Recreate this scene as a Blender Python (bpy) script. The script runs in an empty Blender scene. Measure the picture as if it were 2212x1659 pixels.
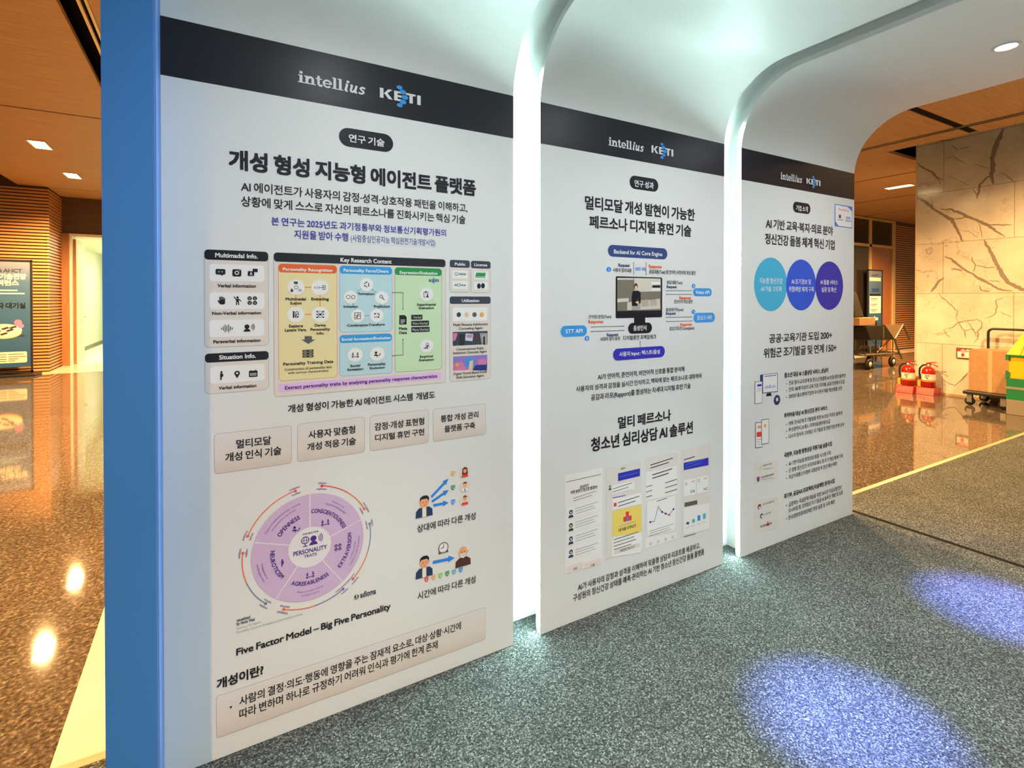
import bpy, math, random
from mathutils import Vector, Matrix
random.seed(7)
S = bpy.context.scene
COL = S.collection
PI = math.pi
# ------------------------------------------------------------ camera, world, exposure
# x runs along the poster wall (0 = right edge of the first poster), y goes away behind the wall, z is up
W_PX, H_PX = 2212.0, 1659.0
FOCAL = 1126.0                      # focal length in pixels
cam = bpy.data.cameras.new('camera')
cam.sensor_fit = 'HORIZONTAL'
cam.sensor_width = 36.0
cam.lens = 36.0 * FOCAL / W_PX
cam.shift_y = -(H_PX / 2 - 657.0) / W_PX
cam.clip_start = 0.05
cam.clip_end = 200
cam_o = bpy.data.objects.new('camera', cam)
COL.objects.link(cam_o)
cam_o.location = (-1.137, -1.941, 1.5)
cam_o.rotation_euler = (PI / 2 - math.atan(10 / FOCAL), 0, -math.radians(30.2085))
S.camera = cam_o
S.view_settings.view_transform = 'Standard'
S.view_settings.look = 'None'
S.view_settings.gamma = 1
S.view_settings.exposure = 0.08
try: S.view_settings.use_curve_mapping = False
except Exception: pass
world = bpy.data.worlds.new('world'); S.world = world; world.use_nodes = True
world.node_tree.nodes['Background'].inputs[0].default_value = (1.0, .60, .25, 1)
world.node_tree.nodes['Background'].inputs[1].default_value = 0.38
try:
    S.cycles.max_bounces = 10; S.cycles.diffuse_bounces = 6; S.cycles.caustics_reflective = False; S.cycles.caustics_refractive = False
    S.cycles.sample_clamp_indirect = 4.0
except Exception: pass

# levels of the lights
LED_W = 160.0          # emission of the white strips in the slots
LOBBY = (1.0, .55, .20)
LOBBY_LAMP = 45.0     # emission of the lobby lamp glass
LOBBY_SPOT = 1900.0    # watts of each lobby lamp

# ------------------------------------------------------------ materials
MATS = {}
def lin(c):
    c /= 255.0
    return c / 12.92 if c <= .04045 else ((c + .055) / 1.055) ** 2.4
def mat(name, rgb, rough=.5, spec=.5, metal=0.0, emit=None, es=0.0):
    if name in MATS: return MATS[name]
    m = bpy.data.materials.new(name); m.use_nodes = True
    b = m.node_tree.nodes['Principled BSDF']
    b.inputs['Base Color'].default_value = (*rgb, 1)
    b.inputs['Roughness'].default_value = rough
    b.inputs['Specular IOR Level'].default_value = spec
    b.inputs['Metallic'].default_value = metal
    if emit:
        b.inputs['Emission Color'].default_value = (*emit, 1)
        b.inputs['Emission Strength'].default_value = es
    MATS[name] = m
    return m
def srgb(r, g, b): return (lin(r), lin(g), lin(b))
def nodes(m): return m.node_tree.nodes, m.node_tree.links, m.node_tree.nodes['Principled BSDF']
def N(m, t, **kw):
    n = m.node_tree.nodes.new(t)
    for k, v in kw.items():
        if k.startswith('_'): setattr(n, k[1:], v)
        else: n.inputs[k].default_value = v
    return n
def ramp(m, stops, interp='LINEAR'):
    r = m.node_tree.nodes.new('ShaderNodeValToRGB'); r.color_ramp.interpolation = interp
    e = r.color_ramp.elements
    while len(e) < len(stops): e.new(.5)
    for i, (p, c) in enumerate(stops): e[i].position = p; e[i].color = (*c, 1)
    return r
def geo(m):
    return m.node_tree.nodes.new('ShaderNodeTexCoord').outputs['Object']

# prints: colours as they read on the white poster (white there = 203)
PRINT = dict(ink=(26,26,34), black=(27,27,34), pure=(236,236,240), logowhite=(205,206,212), indigo=(52,48,140), sticker=(206,210,206),
 beige=(205,196,190), grey=(150,146,146), offwhite=(222,218,220), yellow=(214,199,152), orange=(204,92,44), orange2=(224,148,70),
 dgrey=(84,80,80), lblue=(172,199,206), blue=(50,140,200), steel=(120,165,185), lgreen=(183,206,171), green=(38,128,70), navy=(38,48,110),
 lilac=(208,174,216), purple=(78,30,116), slate=(52,54,70), peach=(232,172,140), rose=(196,110,150), violet=(128,110,178), brown=(74,44,40),
 azure=(44,120,206), red=(206,54,50), lime=(130,180,70), teal=(70,160,170), navy2=(48,62,112), red2=(226,92,52), indigo2=(48,44,158),
 sky=(54,136,204), room=(112,104,92), lroom=(196,186,176), sofa=(190,180,170), sofa2=(166,156,140), paper=(216,213,213), lgrey2=(200,198,198),
 peach2=(232,208,190), mint=(200,218,206), pinkish=(212,198,196), beige3=(204,199,195), gold=(226,190,96), blue3=(70,110,190),
 tealblue=(62,156,192), royal=(40,78,188), indigo3=(50,46,150), donut=(187,162,195), donut2=(74,40,120), dline=(205,198,204), arc1=(214,96,60), arc2=(120,84,150), arc3=(92,120,150), skin=(222,150,110), suit=(38,52,84), white=(205,203,208))
def pm(c):
    if 'print ' + c in MATS: return MATS['print ' + c]
    if c == 'boxgrad':
        m = mat('print boxgrad', (.7, .65, .6), .42, .35)
        nd, lk, b = nodes(m)
        tc = N(m, 'ShaderNodeTexCoord'); sp = N(m, 'ShaderNodeSeparateXYZ'); lk.new(tc.outputs['Generated'], sp.inputs[0])
        r = ramp(m, [(0, pc((192, 180, 172))), (.35, pc((203, 194, 188))), (1, pc((204, 200, 200)))]); lk.new(sp.outputs['Z'], r.inputs[0]); lk.new(r.outputs[0], b.inputs['Base Color'])
        return m
    return mat('print ' + c, pc(PRINT[c]), .36 if c == 'black' else .5, .22)
def pc(c): return tuple(min(.9, lin(v) / lin(205) * .80) for v in c)

M_WHITE = mat('matte white board', (.80, .80, .80), .5, .35)
M_BLUE = mat('blue board', srgb(62, 128, 205), .5, .4)
M_BLUE_LIT = mat('blue board lip painted lit', srgb(96, 140, 220), .5, .4)  # same blue board, paler: the light on the lip is in the colour
M_LED = mat('white led strip', (.9, .9, .9), .5, .3, emit=(.66, 1.0, .92), es=LED_W)
M_LED2 = mat('dim white led strip', (.9, .9, .9), .5, .3, emit=(.74, 1.0, .96), es=LED_W * .56)
M_SLOT = mat('slot back white', (.86, .88, .87), .6, .3)
M_LAMPG = mat('warm lamp glass', (.9, .9, .9), .4, .5, emit=(1.0, .80, .42), es=LOBBY_LAMP)
M_SPOTG = mat('white lamp glass', (.9, .9, .9), .4, .5, emit=(.9, .97, 1.0), es=40)
M_BLACK = mat('black plastic', (.012, .012, .014), .45, .5)
M_DARK = mat('dark void', (.010, .008, .006), .9, .1)
M_STEEL = mat('brushed steel', (.45, .43, .40), .35, .5, .8)
M_ALU = mat('white trim metal', (.6, .6, .6), .4, .5, .2)

def carpet():
    m = mat('grey needle carpet', (.1, .1, .1), .95, .1)
    nd, lk, b = nodes(m); g = geo(m)
    n1 = N(m, 'ShaderNodeTexNoise', Scale=150.0, Detail=4.0, Roughness=.7); lk.new(g, n1.inputs['Vector'])
    n2 = N(m, 'ShaderNodeTexNoise', Scale=3.0, Detail=3.0); lk.new(g, n2.inputs['Vector'])
    r = ramp(m, [(.34, (.018, .021, .021)), (.47, (.052, .059, .058)), (.57, (.086, .096, .095)), (.70, (.26, .285, .28))]); vo = N(m, 'ShaderNodeTexVoronoi', Scale=190.0); lk.new(g, vo.inputs['Vector'])
    sx = N(m, 'ShaderNodeSeparateColor'); lk.new(vo.outputs['Color'], sx.inputs[0])
    mm = N(m, 'ShaderNodeMix', _data_type='FLOAT'); mm.inputs['Factor'].default_value = .30
    lk.new(n1.outputs['Fac'], mm.inputs['A']); lk.new(sx.outputs[0], mm.inputs['B']); lk.new(mm.outputs['Result'], r.inputs[0])
    mx = N(m, 'ShaderNodeMix', _data_type='RGBA', _blend_type='MULTIPLY'); mx.inputs['Factor'].default_value = 1
    r2 = ramp(m, [(.3, (.82, .82, .82)), (.7, (1.08, 1.08, 1.08))]); lk.new(n2.outputs['Fac'], r2.inputs[0])
    lk.new(r.outputs[0], mx.inputs['A']); lk.new(r2.outputs[0], mx.inputs['B']); lk.new(mx.outputs['Result'], b.inputs['Base Color'])
    bp = N(m, 'ShaderNodeBump', Strength=.25, Distance=.003); lk.new(n1.outputs['Fac'], bp.inputs['Height']); lk.new(bp.outputs[0], b.inputs['Normal'])
    return m
M_CARPET = carpet()
def granite():
    m = mat('polished granite', (.2, .17, .13), .045, .6)
    nd, lk, b = nodes(m); g = geo(m)
    n1 = N(m, 'ShaderNodeTexNoise', Scale=62.0, Detail=5.0, Roughness=.65); lk.new(g, n1.inputs['Vector'])
    r = ramp(m, [(.32, (.028, .022, .017)), (.46, (.085, .068, .052)), (.56, (.13, .105, .082)), (.70, (.34, .30, .25))]); lk.new(n1.outputs['Fac'], r.inputs[0])
    br = N(m, 'ShaderNodeTexBrick', _offset=0.0); br.inputs['Scale'].default_value = 1.0; br.inputs['Mortar Size'].default_value = .003; br.inputs['Brick Width'].default_value = 1.2; br.inputs['Row Height'].default_value = 1.2
    br.inputs['Color1'].default_value = (1, 1, 1, 1); br.inputs['Color2'].default_value = (.86, .86, .86, 1); br.inputs['Mortar'].default_value = (.35, .33, .3, 1)
    mp = N(m, 'ShaderNodeMapping'); mp.inputs['Location'].default_value = (0, -1.19, 0); lk.new(g, mp.inputs[0]); lk.new(mp.outputs[0], br.inputs['Vector'])
    mx = N(m, 'ShaderNodeMix', _data_type='RGBA', _blend_type='MULTIPLY'); mx.inputs['Factor'].default_value = 1
    lk.new(r.outputs[0], mx.inputs['A']); lk.new(br.outputs['Color'], mx.inputs['B']); lk.new(mx.outputs['Result'], b.inputs['Base Color'])
    return m
M_GRANITE = granite()
def marble(name, base, vein, tiles):
    m = mat(name, base, .12, .5)
    nd, lk, b = nodes(m); g = geo(m)
    def ridge(scale, rot, width, dist, seedv):
        mp = N(m, 'ShaderNodeMapping'); mp.inputs['Rotation'].default_value = rot; mp.inputs['Location'].default_value = seedv; lk.new(g, mp.inputs[0])
        n0 = N(m, 'ShaderNodeTexNoise', Scale=scale * 2.4, Detail=5.0, Roughness=.62); lk.new(mp.outputs[0], n0.inputs['Vector'])
        ad = N(m, 'ShaderNodeMix', _data_type='VECTOR'); ad.inputs['Factor'].default_value = dist
        lk.new(mp.outputs[0], ad.inputs['A']); lk.new(n0.outputs['Color'], ad.inputs['B'])
        n = N(m, 'ShaderNodeTexNoise', Scale=scale, Detail=2.0, Roughness=.5); lk.new(ad.outputs['Result'], n.inputs['Vector'])
        s = N(m, 'ShaderNodeMath', _operation='SUBTRACT'); s.inputs[1].default_value = .5; lk.new(n.outputs['Fac'], s.inputs[0])
        a = N(m, 'ShaderNodeMath', _operation='ABSOLUTE'); lk.new(s.outputs[0], a.inputs[0])
        mr = N(m, 'ShaderNodeMapRange'); mr.inputs['From Min'].default_value = width * .45; mr.inputs['From Max'].default_value = width; mr.inputs['To Min'].default_value = 1; mr.inputs['To Max'].default_value = 0
        lk.new(a.outputs[0], mr.inputs['Value']); return mr.outputs['Result']
    v1 = ridge(2.6, (.9, .2, .3), .006, .30, (3.6, 1.2, .9)); v2 = ridge(1.5, (1.2, .6, .1), .008, .30, (7.3, 2.2, 5.1))
    # veins fade in and out over the slabs
    nm = N(m, 'ShaderNodeTexNoise', Scale=1.1, Detail=2.0); lk.new(g, nm.inputs['Vector'])
    rm = ramp(m, [(.42, (0, 0, 0)), (.62, (1, 1, 1))]); lk.new(nm.outputs['Fac'], rm.inputs[0])
    k2 = N(m, 'ShaderNodeMath', _operation='MULTIPLY'); lk.new(v2, k2.inputs[0]); lk.new(rm.outputs[0], k2.inputs[1])
    k3 = N(m, 'ShaderNodeMath', _operation='MULTIPLY'); k3.inputs[1].default_value = .5; lk.new(k2.outputs[0], k3.inputs[0])
    mxv = N(m, 'ShaderNodeMath', _operation='MAXIMUM'); k1 = N(m, 'ShaderNodeMath', _operation='MULTIPLY'); k1.inputs[1].default_value = .25; lk.new(v1, k1.inputs[0]); lk.new(k1.outputs[0], mxv.inputs[0]); lk.new(k3.outputs[0], mxv.inputs[1])
    cl = N(m, 'ShaderNodeTexNoise', Scale=2.2, Detail=5.0); lk.new(g, cl.inputs['Vector'])
    rc = ramp(m, [(.35, tuple(c * .80 for c in base)), (.62, base)]); lk.new(cl.outputs['Fac'], rc.inputs[0])
    mx = N(m, 'ShaderNodeMix', _data_type='RGBA'); lk.new(mxv.outputs[0], mx.inputs['Factor']); lk.new(rc.outputs[0], mx.inputs['A']); mx.inputs['B'].default_value = (*vein, 1)
    last = mx.outputs['Result']
    if tiles:
        sp = N(m, 'ShaderNodeSeparateXYZ'); lk.new(g, sp.inputs[0])
        cb = N(m, 'ShaderNodeCombineXYZ'); lk.new(sp.outputs['Y'], cb.inputs['X']); lk.new(sp.outputs['Z'], cb.inputs['Y'])
        mp = N(m, 'ShaderNodeMapping'); mp.inputs['Location'].default_value = tiles; lk.new(cb.outputs[0], mp.inputs[0])
        br = N(m, 'ShaderNodeTexBrick', _offset=.5); br.inputs['Scale'].default_value = 1.0; br.inputs['Mortar Size'].default_value = .004; br.inputs['Brick Width'].default_value = 1.74; br.inputs['Row Height'].default_value = .828
        br.inputs['Color1'].default_value = (1, 1, 1, 1); br.inputs['Color2'].default_value = (.93, .93, .93, 1); br.inputs['Mortar'].default_value = (.45, .4, .33, 1); lk.new(mp.outputs[0], br.inputs['Vector'])
        m2 = N(m, 'ShaderNodeMix', _data_type='RGBA', _blend_type='MULTIPLY'); m2.inputs['Factor'].default_value = 1
        lk.new(last, m2.inputs['A']); lk.new(br.outputs['Color'], m2.inputs['B']); last = m2.outputs['Result']
    lk.new(last, b.inputs['Base Color'])
    return m
M_MARBLE = marble('veined marble cladding', (.70, .67, .58), (.17, .145, .125), (-1.015, .057, 0))
M_PALE = marble('pale marble border', (.78, .72, .58), (.55, .46, .30), None)
def wood(name, c1, c2, rough=.45, stretch=(.35, 6, 6)):
    m = mat(name, c1, rough, .35)
    nd, lk, b = nodes(m); g = geo(m)
    mp = N(m, 'ShaderNodeMapping'); mp.inputs['Scale'].default_value = stretch; lk.new(g, mp.inputs[0])
    n = N(m, 'ShaderNodeTexNoise', Scale=6.0, Detail=5.0, Roughness=.6); lk.new(mp.outputs[0], n.inputs['Vector'])
    r = ramp(m, [(.35, c1), (.65, c2)]); lk.new(n.outputs['Fac'], r.inputs[0]); lk.new(r.outputs[0], b.inputs['Base Color'])
    return m
M_CEIL = wood('ceiling wood veneer', (.40, .235, .12), (.50, .30, .155), .5)
M_SLAT = wood('slat wood', (.50, .235, .10), (.62, .31, .135), .4)
M_BROWN = wood('brown door frame wood', (.26, .115, .05), (.34, .155, .07), .4, (6, 6, .5))
M_DKWOOD = wood('dark panel wood', (.085, .05, .03), (.11, .066, .04), .45)
M_CARD = wood('corrugated cardboard', (.34, .20, .10), (.39, .235, .12), .8, (3, 3, 3))
M_CORR = mat('corridor wall paint', (.78, .80, .68), .6, .3)
M_TRIM = wood('carpet edge trim', (.36, .28, .17), (.44, .35, .22), .35)
M_GLASSD = mat('dark window glass', (.02, .015, .012), .08, .6)
M_GOLD = mat('cream metal frame', (.70, .55, .32), .35, .5, .2)
M_RED = mat('red enamel', (.32, .012, .009), .2, .6)
M_REDP = mat('red plastic', (.42, .035, .028), .4, .5)
M_YEL = mat('yellow plastic', (.80, .46, .01), .35, .5)
M_GRN = mat('green plastic', (.008, .18, .065), .4, .5)
M_GRYP = mat('grey plastic', (.24, .215, .18), .5, .4)
M_LABEL = mat('paper label', (.72, .70, .62), .5, .4)
M_STRAP = mat('orange strap', (.80, .34, .04), .5, .4)
M_PINK = mat('faded red lettering', (.80, .30, .22), .5, .3)
M_FABRIC = mat('black cart fabric', (.02, .018, .015), .8, .2)
M_TUBE = mat('grey steel tube', (.22, .19, .15), .4, .5, .6)
M_CLOTH = mat('tan cover cloth', (.28, .20, .115), .8, .2)
M_RUB = mat('black rubber', (.015, .014, .013), .7, .3)

# ------------------------------------------------------------ mesh builder
class MB:
    def __init__(s): s.v = []; s.f = []; s.mi = []; s.mats = []; s.smooth = []
    def m(s, mt):
        if mt not in s.mats: s.mats.append(mt)
        return s.mats.index(mt)
    def add(s, vs, fs, mt, sm=False):
        o = len(s.v); k = s.m(mt); s.v += [tuple(v) for v in vs]
        for f in fs: s.f.append([o + i for i in f]); s.mi.append(k); s.smooth.append(sm)
    def box(s, x0, x1, y0, y1, z0, z1, mt):
        v = [(x, y, z) for z in (z0, z1) for y in (y0, y1) for x in (x0, x1)]
        s.add(v, [(0, 2, 3, 1), (4, 5, 7, 6), (0, 1, 5, 4), (1, 3, 7, 5), (3, 2, 6, 7), (2, 0, 4, 6)], mt)
    def prism(s, pts, a, b, axis, mt):
        """polygon pts in the plane across axis, extruded from a to b along it"""
        n = len(pts)
        def P(p, t): return {'x': (t, p[0], p[1]), 'y': (p[0], t, p[1]), 'z': (p[0], p[1], t)}[axis]
        s.add([P(p, a) for p in pts] + [P(p, b) for p in pts], [list(range(n)), list(range(2 * n - 1, n - 1, -1))] + [(i, (i + 1) % n, n + (i + 1) % n, n + i) for i in range(n)], mt)
    def tube(s, pts, r, mt, n=10, cap=True):
        pts = [Vector(p) for p in pts]; vs = []; fs = []
        rr = r if isinstance(r, (list, tuple)) else [r] * len(pts)
        up = None
        for i, p in enumerate(pts):
            d = (pts[min(i + 1, len(pts) - 1)] - pts[max(i - 1, 0)]).normalized()
            if up is None: up = d.orthogonal().normalized()
            else:
                up = (up - d * up.dot(d)); up = up.normalized() if up.length > 1e-6 else d.orthogonal().normalized()
            q = d.cross(up)
            for k in range(n):
                a = 2 * PI * k / n; vs.append(p + (up * math.cos(a) + q * math.sin(a)) * rr[i])
        for i in range(len(pts) - 1):
            for k in range(n): fs.append((i * n + k, i * n + (k + 1) % n, (i + 1) * n + (k + 1) % n, (i + 1) * n + k))
        s.add(vs, fs, mt, True)
        if cap: s.add(vs[:n], [list(range(n - 1, -1, -1))], mt); s.add(vs[-n:], [list(range(n))], mt)
    def lathe(s, prof, c, mt, n=24, axis='z'):
        vs = []; fs = []
        for r, h in prof:
            for k in range(n):
                a = 2 * PI * k / n; x, y = r * math.cos(a), r * math.sin(a)
                vs.append({'z': (c[0] + x, c[1] + y, c[2] + h), 'y': (c[0] + x, c[1] + h, c[2] + y), 'x': (c[0] + h, c[1] + x, c[2] + y)}[axis])
        for i in range(len(prof) - 1):
            for k in range(n): fs.append((i * n + k, i * n + (k + 1) % n, (i + 1) * n + (k + 1) % n, (i + 1) * n + k))
        s.add(vs, fs, mt, True)
        s.add(vs[:n], [list(range(n - 1, -1, -1))], mt); s.add(vs[-n:], [list(range(n))], mt)
    def build(s, name, parent=None, bevel=0, label=None):
        me = bpy.data.meshes.new(name); me.from_pydata(s.v, [], s.f)
        for mt in s.mats: me.materials.append(mt)
        me.polygons.foreach_set('material_index', s.mi); me.polygons.foreach_set('use_smooth', s.smooth); me.update()
        o = bpy.data.objects.new(name, me); COL.objects.link(o)
        if parent is not None: o.parent = parent
        if bevel:
            b = o.modifiers.new('bevel', 'BEVEL'); b.width = bevel; b.segments = 2; b.limit_method = 'ANGLE'
        if label: o['label'] = label
        return o
def thing(name, label, cat, loc=(0, 0, 0), group=None, rz=0):
    o = bpy.data.objects.new(name, None); COL.objects.link(o); o.location = loc; o.rotation_euler = (0, 0, rz); o.empty_display_size = .1
    o['label'] = label; o['category'] = cat
    if group: o['group'] = group
    return o
def tag(o, label, cat, group=None):
    o['label'] = label; o['category'] = cat
    if group: o['group'] = group
    return o
def struct(o): o['kind'] = 'structure'; return o
def copy_tree(o, loc, label):
    r = o.copy(); COL.objects.link(r); r.location = loc; r['label'] = label
    for ch in list(o.children):
        c = ch.copy(); COL.objects.link(c); c.parent = r
        for g in list(ch.children):
            d = g.copy(); COL.objects.link(d); d.parent = c
    return r
def light(name, kind, loc, parent=None, target=None, **kw):
    l = bpy.data.lights.new(name, kind)
    for k, v in kw.items(): setattr(l, k, v)
    o = bpy.data.objects.new(name, l); COL.objects.link(o); o.location = loc
    if target is not None: o.rotation_euler = (Vector(target) - Vector(loc)).to_track_quat('-Z', 'Y').to_euler()
    if parent is not None: o.parent = parent
    return o

# ============================================================ the lobby (setting)
LZ = -.06; CZ = 3.92
b = MB()
b.box(-30, 30, -20, 26, LZ - .2, LZ, M_GRANITE)
b.box(-1.6, -1.02, -6, 12.3, LZ - .01, LZ + .002, M_PALE)
b.box(-14, 20, 12.34, 14.0, LZ - .01, LZ + .002, M_PALE)
b.box(10, 24, 5.45, 6.03, LZ - .01, LZ + .002, M_PALE)
struct(b.build('floor'))

b = MB()     # veneered ceiling panels between dark joints, with the raised pocket round the marble wall
xs = [(-30, -5.4), (-4.6, -2.19), (-1.97, 1.25), (1.29, 4.6), (4.64, 7.95), (8.10, 10.40), (10.47, 12.91), (13.0, 15.27), (15.36, 28)]
ys = [(-20, -5.1), (-5.0, -.7), (-.66, 1.18), (1.29, 6.86), (6.91, 12.80), (12.84, 14.2)]
for x0, x1 in xs:
    for y0, y1 in ys:
        if x0 < 9 and x1 > 9 and y0 < 2.38:     # pocket
            if y1 > 2.38: b.box(x0, x1, 2.38, y1, CZ, CZ + .05, M_CEIL); b.box(x0, 8.5, y0, 2.38, CZ, CZ + .05, M_CEIL)
            else: b.box(x0, 8.5, y0, y1, CZ, CZ + .05, M_CEIL)
        elif x0 > 10.4 and y1 < 1.3: continue
        else: b.box(x0, x1, y0, y1, CZ, CZ + .05, M_CEIL)
b.box(-30, 28, -20, 26, CZ + .42, CZ + .5, M_DARK)
for x in (1.27, 4.62, 8.025, 10.43, 12.955, 15.315): b.box(x - .09, x + .09, 2.5 if 8.4 < x < 11 else -10, 12.8, CZ + .012, CZ + .04, M_DARK)
for y in (1.235, 6.885): b.box(-5, 8.45 if y < 2.4 else 20, y - .07, y + .07, CZ + .014, CZ + .04, M_DARK)
for x in (-2.045, -1.99): b.box(x - .012, x + .012, -10, 12.8, CZ + .01, CZ + .04, M_GOLD)
b.box(8.0, 8.05, -10, 12, CZ + .004, CZ + .05, M_TUBE)
struct(b.build('ceiling'))

def slat_wall(bm, p0, p1, nrm, z0, z1, pitch=.069, h=.042, d=.032):
    """horizontal wooden slats in front of a dark backing, from p0 to p1 (ground points)"""
    (x0, y0), (x1, y1) = p0, p1; nx, ny = nrm
    z = z0 + .03
    while z < z1:
        za, zb = z, min(z + h, z1)
        v = [(x0, y0, za), (x1, y1, za), (x1 + nx * d, y1 + ny * d, za), (x0 + nx * d, y0 + ny * d, za)]
        v += [(p[0], p[1], zb) for p in v]
        bm.add(v, [(0, 1, 2, 3), (4, 7, 6, 5), (0, 4, 5, 1), (1, 5, 6, 2), (2, 6, 7, 3), (3, 7, 4, 0)], M_SLAT)
        z += pitch
b = MB()
b.box(-16, -4.14, 12.84, 14.4, LZ, CZ + .4, M_DKWOOD)
slat_wall(b, (-16, 12.84), (-4.10, 12.84), (0, -1), LZ, CZ - .05)
slat_wall(b, (-4.14, 12.805), (-4.14, 14.0), (1, 0), LZ, CZ - .05)
struct(b.build('wall_left'))
b = MB()
b.box(-4.14, -3.94, 14.0, 14.3, 3.05, CZ + .4, M_DKWOOD)
b.box(-3.94, -2.75, 14.0, 14.3, 3.05, CZ + .4, M_DKWOOD)
b.box(-2.75, 10.0, 14.0, 14.3, LZ, CZ + .4, M_DKWOOD)
b.box(10.0, 10.3, 6.03, 14.3, LZ, CZ + .4, M_DKWOOD)
struct(b.build('wall_back'))
b = MB()
b.box(-4.135, -3.97, 13.94, 14.3, LZ, 3.06, M_BROWN); b.box(-2.75, -2.6, 13.94, 14.3, LZ, 3.06, M_BROWN)
b.box(-3.97, -2.75, 13.96, 14.3, 3.0, 3.06, M_LABEL); b.box(-3.97, -3.925, 13.96, 14.3, LZ, 3.0, M_LABEL); b.box(-2.795, -2.75, 13.96, 14.3, LZ, 3.0, M_LABEL)
struct(b.build('trim_1'))
b = MB()   # corridor behind the open door
b.box(-4.55, -4.40, 14.3, 24, LZ, 3.1, M_CORR); b.box(-2.3, -2.15, 14.3, 24, LZ, 3.1, M_CORR); b.box(-4.55, -2.15, 24, 24.2, LZ, 3.1, M_CORR); b.box(-4.55, -2.15, 14.3, 24.2, 3.06, 3.2, M_CORR)
b.box(-4.40, -2.3, 14.0, 24, LZ - .005, LZ + .003, M_CORR)
struct(b.build('wall_corridor'))
b = MB(); b.box(-4.40, -4.385, 14.3, 24, LZ, .06, M_GRYP); struct(b.build('baseboard_corridor'))
dr = bpy.data.objects.new('door_1', None); COL.objects.link(dr); dr.location = (-3.90, 14.1, LZ); struct(dr); dr['label'] = 'open cream corridor door in a brown wooden frame'
b = MB(); b.box(-.02, .025, .02, .95, .01, 3.0, M_CORR); b.box(-.022, .027, .0, .02, .01, 3.0, M_BROWN); o = b.build('door_leaf', dr)
b = MB(); b.tube([(.02, .87, 1.12), (.085, .87, 1.12), (.085, .75, 1.12)], .011, M_STEEL); b.build('door_handle', dr)
for z in (.25, 1.05, 2.0, 2.75):
    b = MB(); b.box(-.045, -.018, -.02, .05, z - .06, z + .06, M_STEEL); b.build('hinge', dr)
for y in (16.2, 19.5):
    cl = thing('corridor_ceiling_light', 'white ceiling light panel inside the corridor beyond the open door', 'light', (-2.75, y, 3.055), 'corridor ceiling lights')
    b = MB(); b.box(-.3, .3, -.3, .3, -.02, 0, mat('corridor lamp', (.9, .9, .9), .4, .5, emit=(1, 1, .82), es=9)); b.build('diffuser', cl)
    light('corridor_light', 'AREA', (0, 0, -.05), cl, energy=48, size=.6, color=(1, 1, .66))

# far right wall: dark framed windows, then slats
b = MB()
b.box(9.9, 25, 6.08, 6.4, LZ, CZ + .4, M_DKWOOD)
slat_wall(b, (17.2, 6.08), (25, 6.08), (0, -1), LZ, CZ - .1)
struct(b.build('wall_far'))
wn = bpy.data.objects.new('window_1', None); COL.objects.link(wn); wn.location = (0, 6.03, 0); struct(wn); wn['label'] = 'dark panelled window with cream mullions on the far wall'
b = MB()
for z0, z1 in ((3.13, 3.84), (LZ, 3.05)):
    b.box(12.2, 15.63, 0, .04, z0, z1, M_GLASSD)
b.build('pane', wn)
b = MB(); b.box(15.75, 17.0, 0, .04, 3.13, 3.84, M_GLASSD); b.build('pane', wn)
b = MB(); b.box(15.75, 17.0, 0, .04, LZ, 3.05, mat('reddish brown panel with painted reflection', (.42, .15, .05), .2, .5)); b.build('panel', wn)  # warm reflection worked into the panel's base colour
b = MB(); b.box(15.63, 15.75, -.03, .04, LZ, 3.84, M_GOLD); b.box(12.2, 17.0, -.03, .04, 3.05, 3.13, M_GOLD); b.box(17.0, 17.13, -.04, .04, LZ, 3.9, M_GOLD); b.box(12.2, 17.0, -.03, .04, 3.84, 3.9, M_GOLD); b.build('window_frame', wn)

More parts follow.
